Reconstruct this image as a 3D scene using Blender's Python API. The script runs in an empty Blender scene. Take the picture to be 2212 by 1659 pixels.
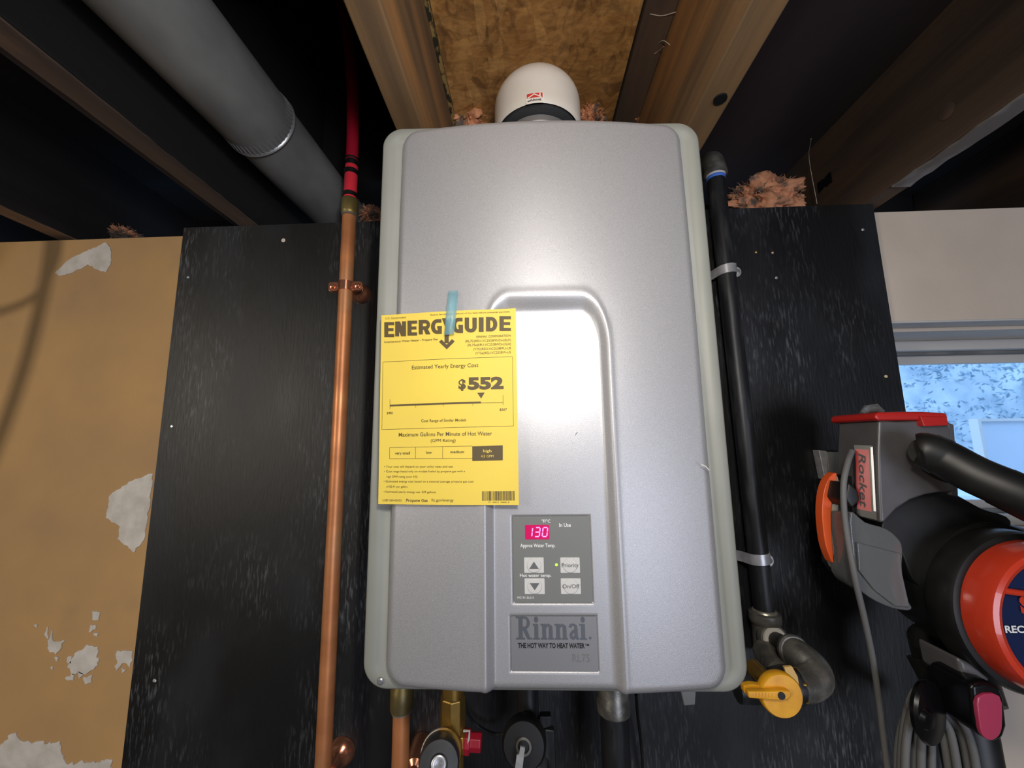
import bpy, bmesh, math, random
from mathutils import Vector, Matrix, noise
random.seed(7)
C = bpy.context.scene.collection
S = bpy.context.scene
ZC = 1.45                                   # camera height above the floor; all coordinates below are relative to the camera
F = 855.0                                   # focal length in pixels of the 2212 x 1659 frame
AX = Vector((0.99913319, 0.01928894, -0.03688903))   # world X, Y (into the wall), Z seen in camera right/up/forward
AY = Vector((0.03931077, -0.1456811, 0.98855029))
AZ = Vector((-0.01369405, 0.98914355, 0.14631308))
# ------------------------------------------------------------------ camera
cd = bpy.data.cameras.new('camera'); cam = bpy.data.objects.new('camera', cd); C.objects.link(cam)
cd.sensor_width = 36.0; cd.lens = F/2212*36.0; cd.clip_start = 0.01
M = Matrix(((AX[0], AX[1], -AX[2]), (AY[0], AY[1], -AY[2]), (AZ[0], AZ[1], -AZ[2]))).to_4x4()
M.translation = (0, 0, ZC)
cam.matrix_world = M
S.camera = cam
# ------------------------------------------------------------------ world, lights, exposure
w = bpy.data.worlds.new('sky'); S.world = w; w.use_nodes = True
bg = w.node_tree.nodes['Background']; bg.inputs[0].default_value = (0.36, 0.60, 1.0, 1); bg.inputs[1].default_value = 3.1
def area(name, loc, target, sx, sy, energy, col, spread=180):
    l = bpy.data.lights.new(name, 'AREA'); l.shape = 'RECTANGLE'; l.size = sx; l.size_y = sy
    l.energy = energy; l.color = col; l.spread = math.radians(spread)
    o = bpy.data.objects.new(name, l); C.objects.link(o)
    o.location = Vector(loc)+Vector((0, 0, ZC))
    o.rotation_euler = (Vector(target)-Vector(loc)).to_track_quat('-Z', 'Y').to_euler()
    return o
area('work_lamp', (0.055, -0.03, 0.155), (0.02, 0.5, 0.16), 0.06, 0.06, 1.6, (1.0, 0.94, 0.87))
area('strip_light', (0.02, -0.30, 0.375), (0.02, 0.10, -0.2), 0.05, 0.5, 1.5, (1.0, 0.93, 0.84))
area('room_light', (-1.9, -1.4, 0.28), (-0.3, 0.6, 0.0), 0.40, 0.40, 16.0, (1.0, 0.90, 0.76))
area('room_light', (0.9, -1.6, -0.5), (0.3, 0.5, 0.0), 0.9, 0.9, 15.0, (0.76, 0.82, 1.0))
S.view_settings.view_transform = 'Standard'; S.view_settings.look = 'None'
S.view_settings.gamma = 1; S.view_settings.use_curve_mapping = False
S.view_settings.exposure = 0.17

# ------------------------------------------------------------------ helpers
def at(px, py, y):
    "photo pixel -> point on the plane at depth y"
    d = Vector((px-1106, 829.5-py, F))
    v = Vector((d.dot(AX), d.dot(AY), d.dot(AZ)))
    return v*(y/v[1])
def atz(px, py, z):
    v = at(px, py, 1.0); return v*(z/v[2])

def origin_of(o):
    p = Vector((0, 0, 0))
    while o is not None:
        p += o.location; o = o.parent
    return p
def obj(name, bm, mat, parent=None, smooth=True, bevel=0, kind=None, label=None, seg=2, angle=40):
    me = bpy.data.meshes.new(name)
    if parent is None:
        xs = [v.co for v in bm.verts]
        lo = Vector([min(c[i] for c in xs) for i in range(3)]); hi = Vector([max(c[i] for c in xs) for i in range(3)])
        org = Vector(((lo.x+hi.x)/2, (lo.y+hi.y)/2, lo.z)); sub = org
    else:
        org = Vector((0, 0, 0)); sub = origin_of(parent)
    bmesh.ops.translate(bm, vec=-sub, verts=bm.verts)
    bmesh.ops.recalc_face_normals(bm, faces=bm.faces)
    bm.to_mesh(me); bm.free()
    for p in me.polygons: p.use_smooth = smooth
    for m in (mat if isinstance(mat, (list, tuple)) else [mat]): me.materials.append(m)
    o = bpy.data.objects.new(name, me); C.objects.link(o); o.location = org
    if parent is not None: o.parent = parent
    if smooth and not bevel:
        try: me.set_sharp_from_angle(angle=math.radians(angle))
        except Exception: pass
    if bevel:
        b = o.modifiers.new('bevel', 'BEVEL'); b.width = bevel; b.segments = seg; b.limit_method = 'ANGLE'; b.angle_limit = math.radians(35)
        wn = o.modifiers.new('normals', 'WEIGHTED_NORMAL'); wn.keep_sharp = True
    if kind: o['kind'] = kind
    if label: o['label'] = label
    return o
def tag(o, label, cat, group=None, kind=None):
    o['label'] = label; o['category'] = cat
    if group: o['group'] = group
    if kind: o['kind'] = kind
    return o
def thing(name, loc, label, cat, group=None):
    o = bpy.data.objects.new(name, None); C.objects.link(o); o.location = Vector(loc); o.empty_display_size = 0.02
    return tag(o, label, cat, group)

def box(bm, lo, hi):
    g = bmesh.ops.create_cube(bm, size=1.0)
    lo, hi = Vector(lo), Vector(hi); c = (lo+hi)/2; s = hi-lo
    for v in g['verts']: v.co = Vector((v.co.x*s.x, v.co.y*s.y, v.co.z*s.z))+c
    return g['verts']
def BOX(*a):
    bm = bmesh.new()
    for lo, hi in a: box(bm, lo, hi)
    return bm
def tube(bm, pts, rad, seg=24, cap=True, flat=1.0, up=None):
    "swept tube; rad is a number or one per point; flat squashes the section"
    pts = [Vector(p) for p in pts]; n = len(pts)
    if not isinstance(rad, (list, tuple)): rad = [rad]*n
    rings = []; nrm = None
    for i, p in enumerate(pts):
        t = (pts[min(i+1, n-1)]-pts[max(i-1, 0)])
        if t.length < 1e-9: t = Vector((0, 0, 1))
        t.normalize()
        if nrm is None:
            a = Vector(up) if up else (Vector((0, 0, 1)) if abs(t.z) < .9 else Vector((1, 0, 0)))
            nrm = (a-t*a.dot(t)).normalized()
        else:
            nrm = (nrm-t*nrm.dot(t)).normalized()
        b = t.cross(nrm)
        rings.append([bm.verts.new(p+(nrm*math.cos(k*2*math.pi/seg)*flat+b*math.sin(k*2*math.pi/seg))*rad[i]) for k in range(seg)])
    for i in range(n-1):
        for k in range(seg):
            bm.faces.new((rings[i][k], rings[i][(k+1) % seg], rings[i+1][(k+1) % seg], rings[i+1][k]))
    if cap:
        bm.faces.new(rings[0][::-1]); bm.faces.new(rings[-1])
    return rings
def TUBE(pts, rad, seg=24, **k):
    bm = bmesh.new(); tube(bm, pts, rad, seg, **k); return bm
def lathe(bm, base, axis, prof, seg=40, cap=True):
    "prof: (radius, height along axis) pairs"
    base = Vector(base); axis = Vector(axis).normalized()
    a = Vector((0, 0, 1)) if abs(axis.z) < .9 else Vector((1, 0, 0))
    u = (a-axis*a.dot(axis)).normalized(); v = axis.cross(u)
    rings = [[bm.verts.new(base+axis*h+(u*math.cos(k*2*math.pi/seg)+v*math.sin(k*2*math.pi/seg))*max(r, 1e-5)) for k in range(seg)] for r, h in prof]
    for i in range(len(rings)-1):
        for k in range(seg):
            bm.faces.new((rings[i][k], rings[i][(k+1) % seg], rings[i+1][(k+1) % seg], rings[i+1][k]))
    if cap: bm.faces.new(rings[0][::-1]); bm.faces.new(rings[-1])
def LATHE(*a, **k):
    bm = bmesh.new(); lathe(bm, *a, **k); return bm
def spline(pts, n=8):
    pts = [Vector(p) for p in pts]; out = []
    P = [pts[0]*2-pts[1]]+pts+[pts[-1]*2-pts[-2]]
    for i in range(1, len(P)-2):
        for j in range(n):
            t = j/n; a, b, c, d = P[i-1], P[i], P[i+1], P[i+2]
            out.append(.5*((2*b)+(c-a)*t+(2*a-5*b+4*c-d)*t*t+(3*b-a-3*c+d)*t**3))
    out.append(pts[-1]); return out
def plate(bm, pts, y0, y1):
    "closed outline of points (x,z) made solid between two depths"
    a = [bm.verts.new((p[0], y0, p[1])) for p in pts]; b = [bm.verts.new((p[0], y1, p[1])) for p in pts]
    n = len(pts)
    bm.faces.new(a); bm.faces.new(b[::-1])
    for i in range(n): bm.faces.new((a[i], b[i], b[(i+1) % n], a[(i+1) % n]))
def pxplate(px, yf, yb, shrink=1.0, sm=0):
    "outline read off the photo on the plane yf, solid back to yb"
    P = [at(p[0], p[1], yf) for p in px]
    if sm:
        Q = P+[P[0]]
        loop = [P[-1]]+P+[P[0], P[1]]
        out = []
        for i in range(1, len(loop)-2):
            for j in range(sm):
                t = j/sm; a, b, c, d = loop[i-1], loop[i], loop[i+1], loop[i+2]
                out.append(.5*((2*b)+(c-a)*t+(2*a-5*b+4*c-d)*t*t+(3*b-a-3*c+d)*t**3))
        P = out
    bm = bmesh.new()
    c = sum(P, Vector())/len(P)
    a = [bm.verts.new(p) for p in P]; b = [bm.verts.new(Vector((c.x+(p.x-c.x)*shrink, yb, c.z+(p.z-c.z)*shrink))) for p in P]
    n = len(P); bm.faces.new(a); bm.faces.new(b[::-1])
    for i in range(n): bm.faces.new((a[i], b[i], b[(i+1) % n], a[(i+1) % n]))
    return bm
def rrect(x0, x1, z0, z1, r, n=6):
    out = []
    for cx, cz, a0 in ((x1-r, z1-r, 0), (x0+r, z1-r, 90), (x0+r, z0+r, 180), (x1-r, z0+r, 270)):
        for k in range(n+1):
            a = math.radians(a0+90*k/n); out.append((cx+r*math.cos(a), cz+r*math.sin(a)))
    return out
# ------------------------------------------------------------------ materials
def rgb(*c):
    return tuple(((v/255)/12.92 if v/255 <= .04045 else ((v/255+.055)/1.055)**2.4) for v in c)+(1,)
def mat(name, col, rough=.5, metal=0, var=None, scale=(8, 8, 8), detail=5, lo=.35, hi=.65, bump=0, bscale=None, bdist=.002,
        third=None, tscale=(3, 3, 3), tlo=.5, thi=.6, emit=None, estr=0, spec=.5, coat=0, alpha=None, trans=0, rvar=0, dist=0):
    m = bpy.data.materials.new(name); m.use_nodes = True; nt = m.node_tree; N = nt.nodes; L = nt.links
    p = N['Principled BSDF']; p.inputs['Base Color'].default_value = col; p.inputs['Roughness'].default_value = rough
    p.inputs['Metallic'].default_value = metal; p.inputs['Specular IOR Level'].default_value = spec
    p.inputs['Coat Weight'].default_value = coat; p.inputs['Transmission Weight'].default_value = trans
    if emit: p.inputs['Emission Color'].default_value = emit; p.inputs['Emission Strength'].default_value = estr
    if alpha is not None: p.inputs['Alpha'].default_value = alpha
    tc = N.new('ShaderNodeTexCoord')
    def nz(sc, det, d=0):
        mp = N.new('ShaderNodeMapping'); mp.inputs['Scale'].default_value = sc; L.new(tc.outputs['Object'], mp.inputs[0])
        t = N.new('ShaderNodeTexNoise'); t.inputs['Scale'].default_value = 1; t.inputs['Detail'].default_value = det; t.inputs['Distortion'].default_value = d
        L.new(mp.outputs[0], t.inputs['Vector']); return t
    def ramp(src, a, b, ca=(0, 0, 0, 1), cb=(1, 1, 1, 1)):
        r = N.new('ShaderNodeValToRGB'); r.color_ramp.elements[0].position = a; r.color_ramp.elements[1].position = b
        r.color_ramp.elements[0].color = ca; r.color_ramp.elements[1].color = cb; L.new(src, r.inputs[0]); return r
    if var:
        t = nz(scale, detail, dist); r = ramp(t.outputs[0], lo, hi, col, var); out = r.outputs[0]
        if third:
            t2 = nz(tscale, 6, dist); f = ramp(t2.outputs[0], tlo, thi)
            mx = N.new('ShaderNodeMix'); mx.data_type = 'RGBA'; L.new(f.outputs[0], mx.inputs['Factor']); L.new(out, mx.inputs['A']); mx.inputs['B'].default_value = third
            out = mx.outputs['Result']
        L.new(out, p.inputs['Base Color'])
        if rvar:
            mr = N.new('ShaderNodeMapRange'); mr.inputs[3].default_value = rough-rvar; mr.inputs[4].default_value = rough+rvar
            L.new(t.outputs[0], mr.inputs[0]); L.new(mr.outputs[0], p.inputs['Roughness'])
    if bump:
        t = nz(bscale or scale, 4); b = N.new('ShaderNodeBump'); b.inputs['Strength'].default_value = bump; b.inputs['Distance'].default_value = bdist
        L.new(t.outputs[0], b.inputs['Height']); L.new(b.outputs[0], p.inputs['Normal'])
    return m
silver = mat('silver_paint', rgb(158, 158, 160), .42, .45, rgb(184, 184, 188), (2600, 2600, 2600), 1, .42, .62, bump=.2, bscale=(1500, 1500, 1500), bdist=.0004)
bezelm = mat('bezel_plastic', rgb(132, 134, 127), .5, 0, rgb(137, 139, 132), (20, 20, 20))
bodym = mat('heater_steel', rgb(130, 130, 128), .5, .3)
black_ply = mat('black_plywood', rgb(11, 12, 14), .5, 0, rgb(34, 36, 40), (7, 7, 4), 9, .46, .70, bump=.4, bscale=(320, 40, 40), bdist=.001, rvar=.12)
def worn_grain(m):
    "grey wood fibres showing through the paint: short upright streaks inside worn areas"
    nt = m.node_tree; N = nt.nodes; L = nt.links; p = N['Principled BSDF']; tc = N.new('ShaderNodeTexCoord')
    def nz(sc, a, b, det=5):
        mp = N.new('ShaderNodeMapping'); mp.inputs['Scale'].default_value = sc; L.new(tc.outputs['Object'], mp.inputs[0])
        t = N.new('ShaderNodeTexNoise'); t.inputs['Scale'].default_value = 1; t.inputs['Detail'].default_value = det; L.new(mp.outputs[0], t.inputs['Vector'])
        r = N.new('ShaderNodeMapRange'); r.inputs[1].default_value = a; r.inputs[2].default_value = b; L.new(t.outputs[0], r.inputs[0]); return r.outputs[0]
    a = nz((330, 40, 52), .52, .72, 8); b = nz((6, 6, 4), .47, .68, 4)
    mu = N.new('ShaderNodeMath'); mu.operation = 'MULTIPLY'; L.new(a, mu.inputs[0]); L.new(b, mu.inputs[1])
    src = p.inputs['Base Color'].links[0].from_socket
    mx = N.new('ShaderNodeMix'); mx.data_type = 'RGBA'; L.new(mu.outputs[0], mx.inputs['Factor']); L.new(src, mx.inputs['A']); mx.inputs['B'].default_value = rgb(96, 98, 102)
    L.new(mx.outputs['Result'], p.inputs['Base Color'])
worn_grain(black_ply)
tan = mat('tan_board', rgb(198, 156, 100), .8, 0, rgb(176, 140, 98), (5, 5, 5), 8, .35, .7, bump=.15, bscale=(300, 300, 300), third=rgb(150, 128, 92), tscale=(6, 6, 6), tlo=.6, thi=.85)
pale = mat('pale_paint', rgb(218, 204, 188), .7, 0, rgb(206, 192, 176), (6, 6, 6), 6, bump=.15, bscale=(200, 200, 200))
plaster = mat('dry_plaster', rgb(222, 215, 205), .85, 0, rgb(200, 192, 180), (40, 40, 40), 6, bump=.4, bscale=(120, 120, 120))
wood = mat('joist_wood', rgb(138, 106, 70), .7, 0, rgb(92, 74, 54), (34, 2.2, 34), 8, .3, .7, bump=.3, bscale=(150, 6, 150), third=rgb(178, 126, 70), tscale=(16, 1.4, 16), tlo=.5, thi=.75)
dwood = mat('dark_wood', rgb(92, 74, 60), .8, 0, rgb(58, 49, 44), (24, 2.2, 24), 8, .3, .7, bump=.3, bscale=(150, 6, 150), third=rgb(112, 82, 58), tscale=(12, 3, 12), tlo=.5, thi=.8)
lwood = mat('near_black_wood', rgb(18, 16, 18), .85, 0, rgb(30, 27, 28), (24, 2.2, 24), 6)  # near-black wood of the left joists
bwood = mat('brown_wood', rgb(104, 84, 70), .8, 0, rgb(72, 60, 54), (30, 3, 30), 8, .3, .7, third=rgb(126, 100, 76), tscale=(14, 4, 14))  # mid-brown wood for underside strips and a knot
greypaint = mat('smeared_grey_paint', rgb(176, 176, 182), .8, 0, rgb(112, 106, 104), (14, 9, 14), 7, .38, .6)
floorm = mat('old_subfloor', rgb(14, 12, 13), .85, 0, rgb(24, 20, 20), (10, 3, 10))
osb = mat('osb', rgb(134, 92, 42), .75, 0, rgb(190, 142, 78), (34, 60, 30), 7, .38, .62, bump=.5, bscale=(60, 90, 60), third=rgb(70, 50, 24), tscale=(46, 24, 46), tlo=.5, thi=.66, dist=1.6)
ductm = mat('galvanised_steel', rgb(138, 140, 138), .55, .1, rgb(98, 100, 101), (11, 7, 11), 7, .3, .7, bump=.08, bscale=(30, 30, 30))
ductb = mat('bright_steel', rgb(170, 172, 174), .35, .7)
whitep = mat('white_plastic', rgb(226, 219, 208), .35, 0, rgb(220, 212, 198), (20, 20, 20))
copper = mat('copper', rgb(214, 142, 92), .42, .4, rgb(176, 112, 70), (14, 14, 22), 7, .35, .7, third=rgb(200, 146, 104), tscale=(30, 30, 9), tlo=.5, thi=.7, rvar=.1)
bcopper = mat('bright_copper', rgb(232, 160, 128), .22, .9)
brass = mat('brass', rgb(176, 138, 66), .35, .75, rgb(150, 120, 62), (50, 50, 50), 5)
obrass = mat('dull_brass', rgb(140, 122, 66), .45, .6, rgb(118, 106, 70), (50, 50, 50), 5)
solder = mat('solder', rgb(190, 186, 170), .35, .8)
redp = mat('red_tube', rgb(170, 26, 48), .38)
redsleeve = mat('red_sleeve', rgb(226, 50, 66), .4)
blackm = mat('black_rubber', rgb(14, 14, 15), .5)
blackgloss = mat('gloss_black', rgb(12, 12, 14), .28, spec=.4)
gasblack = mat('black_iron', rgb(38, 39, 41), .42, .35, rgb(72, 74, 76), (70, 70, 12), 6, .5, .75)
iron = mat('malleable_iron', rgb(104, 103, 98), .40, .6, rgb(150, 147, 138), (60, 60, 60), 6, .4, .7, bump=.3, bscale=(300, 300, 300), bdist=.0006)
zinc = mat('zinc_strap', rgb(205, 205, 206), .35, .5, rgb(180, 181, 184), (90, 90, 90), 4)
ptape = mat('sealant', rgb(205, 200, 190), .6)
bluet = mat('blue_tape', rgb(70, 120, 220), .5)
yellow = mat('yellow_plastic', rgb(232, 170, 36), .4, 0, rgb(214, 150, 30), (60, 60, 60))
ivory = mat('pale_yellow_tag', rgb(228, 186, 110), .5)
paper = mat('yellow_paper', rgb(226, 200, 78), .6, 0, rgb(221, 194, 80), (12, 12, 12))
ink = mat('dark_ink', rgb(84, 70, 40), .6)
tapem = mat('clear_blue_tape', rgb(140, 196, 210), .3, alpha=.40)
panelm = mat('panel_grey', rgb(112, 114, 112), .45)
whiteink = mat('white_ink', rgb(232, 232, 232), .5)
greyink = mat('grey_ink', rgb(96, 98, 100), .5)
button = mat('button_grey', rgb(198, 198, 196), .4)
led_bg = mat('display_window', rgb(90, 0, 50), .3, emit=(1, 0.0, .14, 1), estr=.5)
led = mat('display_digit', rgb(255, 90, 190), .3, emit=(1, .16, .55, 1), estr=2.6)
green = mat('green_light', rgb(120, 230, 40), .3, emit=(.35, 1, .05, 1), estr=1.5)
badge_m = mat('badge_metal', rgb(132, 133, 136), .5, .4)
badge_ink = mat('badge_letter', rgb(92, 96, 104), .4, .3)
blackink = mat('black_ink', rgb(22, 22, 24), .5)
redink = mat('red_ink', rgb(206, 60, 50), .5)
vgrey = mat('vacuum_grey', rgb(96, 94, 96), .38, .2, rgb(86, 85, 87), (30, 30, 30))
vblack = mat('vacuum_black', rgb(18, 18, 19), .45, 0, rgb(30, 31, 30), (30, 30, 30))
vred = mat('vacuum_red', rgb(180, 38, 34), .3, spec=.6)
vorange = mat('vacuum_orange', rgb(206, 62, 38), .25, coat=.5)
vlabel = mat('vacuum_label_red', rgb(160, 40, 40), .35)
torange = mat('tool_orange', rgb(224, 92, 42), .3)
navy = mat('logo_navy', rgb(30, 42, 78), .15, coat=.6)
cordm = mat('grey_cord', rgb(104, 104, 104), .6)
smoke = mat('smoky_plastic', rgb(150, 154, 156), .14, trans=.62, coat=.3)
pinkp = mat('release_button_red', rgb(178, 60, 92), .3, coat=.5)
bristle = mat('dusty_bristle', rgb(150, 138, 120), .9)
insul = mat('pink_fibreglass', rgb(222, 158, 118), .95, 0, rgb(190, 128, 92), (40, 40, 40), 6, .35, .65, third=rgb(96, 86, 76), tscale=(34, 34, 34), tlo=.5, thi=.6)
vinyl = mat('white_vinyl', rgb(205, 202, 198), .4)
glassm = mat('window_glass', (1, 1, 1, 1), .02, trans=1.0)
concrete = mat('concrete', rgb(120, 116, 110), .9, 0, rgb(100, 98, 94), (3, 3, 3))
leafm = mat('leaves', rgb(150, 172, 182), .6, 0, rgb(104, 128, 142), (30, 30, 30), 4)
ground = mat('pale_ground', rgb(186, 194, 198), .9, 0, rgb(150, 164, 172), (6, 6, 6), 6)  # ground made pale so it throws light up under the window head
paneb = mat('pale_blue_board', rgb(196, 208, 222), .6)
def flakes(m):
    "pressed wood flakes of different browns"
    nt = m.node_tree; N = nt.nodes; L = nt.links; p = N['Principled BSDF']; tc = N.new('ShaderNodeTexCoord'); cols = []
    src = p.inputs['Base Color'].links[0].from_socket
    for sc, rot in (((26, 70, 30), .5), ((62, 28, 30), -.4)):
        mp = N.new('ShaderNodeMapping'); mp.inputs['Scale'].default_value = sc; mp.inputs['Rotation'].default_value = (0, 0, rot); L.new(tc.outputs['Object'], mp.inputs[0])
        nzz = N.new('ShaderNodeTexNoise'); nzz.inputs['Scale'].default_value = 1.3; nzz.inputs['Detail'].default_value = 5; L.new(mp.outputs[0], nzz.inputs['Vector'])
        ad = N.new('ShaderNodeMix'); ad.data_type = 'VECTOR'; ad.inputs['Factor'].default_value = .32; L.new(mp.outputs[0], ad.inputs['A']); L.new(nzz.outputs['Color'], ad.inputs['B'])
        v = N.new('ShaderNodeTexVoronoi'); v.inputs['Scale'].default_value = 1.2; L.new(ad.outputs['Result'], v.inputs['Vector'])
        r = N.new('ShaderNodeValToRGB'); r.color_ramp.elements[0].color = rgb(104, 70, 34); r.color_ramp.elements[1].color = rgb(226, 178, 110)
        e = r.color_ramp.elements.new(.55); e.color = rgb(164, 114, 60); L.new(v.outputs['Color'], r.inputs[0]); cols.append(r.outputs[0])
    mx = N.new('ShaderNodeMix'); mx.data_type = 'RGBA'; mx.inputs['Factor'].default_value = .5; L.new(cols[0], mx.inputs['A']); L.new(cols[1], mx.inputs['B'])
    m2 = N.new('ShaderNodeMix'); m2.data_type = 'RGBA'; m2.inputs['Factor'].default_value = .55; L.new(src, m2.inputs['A']); L.new(mx.outputs['Result'], m2.inputs['B'])
    L.new(m2.outputs['Result'], p.inputs['Base Color'])
flakes(osb)
web = mat('cobweb', rgb(190, 180, 165), .8)

# ------------------------------------------------------------------ the room
X0, X1, YB = -2.6, 2.6, -3.0
TOPW = 0.386
bm = BOX(((X0, YB, -ZC-.06), (X1, 1.0, -ZC)))
o = obj('floor', bm, concrete, kind='structure', smooth=False)
for nm, lo, hi in (('wall_left', (X0-.1, YB, -ZC), (X0, .66, .585)), ('wall_right', (X1, YB, -ZC), (X1+.1, .66, .585)), ('wall_behind', (X0, YB-.1, -ZC), (X1, YB, .585))):
    obj(nm, BOX((lo, hi)), concrete, kind='structure', smooth=False)
# front wall: tan board on the left, pale painted wall with the window on the right
WX0, WX1, WZ0, WZ1 = 0.575, 1.46, -0.165, 0.190
front = obj('wall_front', BOX(((X0, .66, -ZC), (0.0, .80, TOPW))), tan, kind='structure', smooth=False)
obj('painted_panel', BOX(((0.0, .66, -ZC), (WX0, .86, TOPW)), ((WX1, .66, -ZC), (X1, .86, TOPW)), ((WX0, .66, WZ1), (WX1, .86, TOPW)), ((WX0, .66, -ZC), (WX1, .86, WZ0))), pale, front, smooth=False)
obj('rim_board', BOX(((X0, .93, .30), (X1, .97, .62))), floorm, front, smooth=False)
obj('corner_bead', TUBE([(WX0, .6605, WZ1-.001), (WX1, .6605, WZ1-.001)], .0020, 8), vinyl, front)

def patch(px, seed, y=.6599, th=.0012, rag=.004):
    P = [at(a, b, y) for a, b in px]; out = []
    for i in range(len(P)):
        a, b = P[i], P[(i+1) % len(P)]; n = max(2, int((b-a).length/.0025))
        for j in range(n):
            q = a.lerp(b, j/n); v = noise.noise_vector(q*160+Vector((seed*7.3, 0, 0)))
            out.append((q.x+v.x*rag, q.z+v.z*rag))
    bm = bmesh.new(); plate(bm, out, y-th, y+.001)
    return obj('plaster_patch', bm, plaster, front, smooth=False)
patch([(120, 592), (150, 560), (195, 540), (228, 524), (240, 535), (241, 570), (228, 588), (205, 580), (192, 572), (165, 586), (135, 597)], 1, rag=.0025)
patch([(332, 1022), (285, 1038), (240, 1068), (230, 1118), (262, 1138), (255, 1165), (290, 1192), (312, 1165), (318, 1130)], 2, rag=.003)
patch([(204, 1319), (218, 1321), (214, 1340), (202, 1338)], 3)
patch([(196, 1350), (210, 1348), (208, 1360), (194, 1362)], 4)
patch([(104, 1400), (112, 1360), (116, 1384), (140, 1384), (122, 1412)], 5)
patch([(165, 1412), (190, 1393), (212, 1396), (213, 1438), (190, 1452), (160, 1456), (145, 1440)], 6)
patch([(140, 1466), (165, 1452), (158, 1470)], 7)
patch([(254, 1406), (288, 1404), (284, 1440), (268, 1432), (252, 1448)], 8)
patch([(183, 1462), (200, 1458), (196, 1474), (180, 1474)], 9)
patch([(-40, 1600), (0, 1612), (30, 1580), (50, 1600), (130, 1604), (140, 1650), (240, 1640), (243, 1720), (-60, 1740)], 10, rag=.006)

patch([(205, 1366), (214, 1368), (210, 1374), (202, 1372)], 21, rag=.002)
patch([(170, 1450), (184, 1456), (172, 1464)], 22, rag=.002)
patch([(118, 1420), (128, 1418), (124, 1428)], 23, rag=.002)
patch([(146, 1420), (156, 1416), (154, 1432), (146, 1430)], 24, rag=.002)
patch([(262, 1444), (274, 1446), (266, 1452)], 25, rag=.002)
patch([(110, 1440), (116, 1438), (115, 1446)], 26, rag=.002)
patch([(74, 1350), (82, 1346), (80, 1354)], 27, rag=.002)
patch([(98, 1372), (103, 1352), (106, 1380)], 28, rag=.002)
# window and what lies beyond it
win = tag(bpy.data.objects.new('window_1', None), 'white vinyl basement window right of the black plywood', 'window'); C.objects.link(win)
del win['category']; del win['label']; win['kind'] = 'structure'; win.location = ((WX0+WX1)/2, .82, WZ0)
def ring(x0, x1, z0, z1, t, y0, y1):
    return BOX(((x0, y0, z0), (x1, y1, z0+t)), ((x0, y0, z1-t), (x1, y1, z1)), ((x0, y0, z0+t), (x0+t, y1, z1-t)), ((x1-t, y0, z0+t), (x1, y1, z1-t)))
obj('drywall_lip', BOX(((WX0, .705, WZ1-.006), (WX1, .745, WZ1+.001))), pale, front, bevel=.001)
obj('window_frame', ring(WX0, WX1, WZ0, WZ1, .020, .80, .87), vinyl, win, bevel=.002)
obj('window_track', ring(WX0+.02, WX1-.02, WZ0+.02, WZ1-.02, .006, .815, .83), ductm, win, bevel=.001)
for a, b in ((WX0+.02, 1.085), (1.06, WX1-.02)):
    yy = .832 if a < .9 else .850
    s = obj('window_sash', ring(a, b, WZ0+.022, WZ1-.022, .020, yy, yy+.016), vinyl, win, bevel=.0015)
    obj('pane', BOX(((a+.019, yy+.006, WZ0+.041), (b-.019, yy+.009, WZ1-.041))), glassm, s, smooth=False)
obj('ground_outside', BOX(((-4, .97, -.5), (14, 30, -.32))), ground, kind='structure', smooth=False)
def leaves(n, lo, hi, s, seed):
    rnd = random.Random(seed); bm = bmesh.new()
    for i in range(n):
        c = Vector([rnd.uniform(lo[k], hi[k]) for k in range(3)])
        if noise.noise(c*2.2) < -.15 and c.z > (lo[2]+hi[2])/2: continue
        a = Vector([rnd.gauss(0, 1) for k in range(3)]).normalized(); b = a.orthogonal().normalized()
        b.rotate(Matrix.Rotation(rnd.uniform(0, 6.28), 3, a)); c2 = a.cross(b)
        L = s*rnd.uniform(.6, 1.3)
        v = [bm.verts.new(c+b*L), bm.verts.new(c+c2*L*.35+a*L*.1), bm.verts.new(c-b*L), bm.verts.new(c-c2*L*.35+a*L*.1)]
        bm.faces.new(v)
    return bm
obj('pale_bank', TUBE([(1.0, 5.6, -.4), (12, 5.6, -.2)], 2.3, 40), ground, kind='structure')  # slope behind the hedge in the same pale ground colour
h = obj('hedge', leaves(26000, (2.2, 3.2, -.3), (7, 4.2, .9), .024, 3), leafm, smooth=False)
tag(h, 'pale sunlit bushes seen through the basement window', 'hedge', kind='stuff')
pb = thing('garden_panel', (2.0, 1.7, -.32), 'pale blue panel with a white frame standing outside the window', 'panel')
q0 = at(2105, 905, 1.7); q1 = q0+Vector((.75, 0, 0))
obj('board', BOX(((q0.x+.01, 1.7, -.315), (q1.x, 1.72, q0.z-.01))), paneb, pb, smooth=False)
obj('frame', BOX(((q0.x, 1.69, -.32), (q0.x+.012, 1.725, q0.z)), ((q0.x+.012, 1.69, q0.z-.011), (q1.x, 1.725, q0.z))), vinyl, pb, smooth=False)

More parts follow.
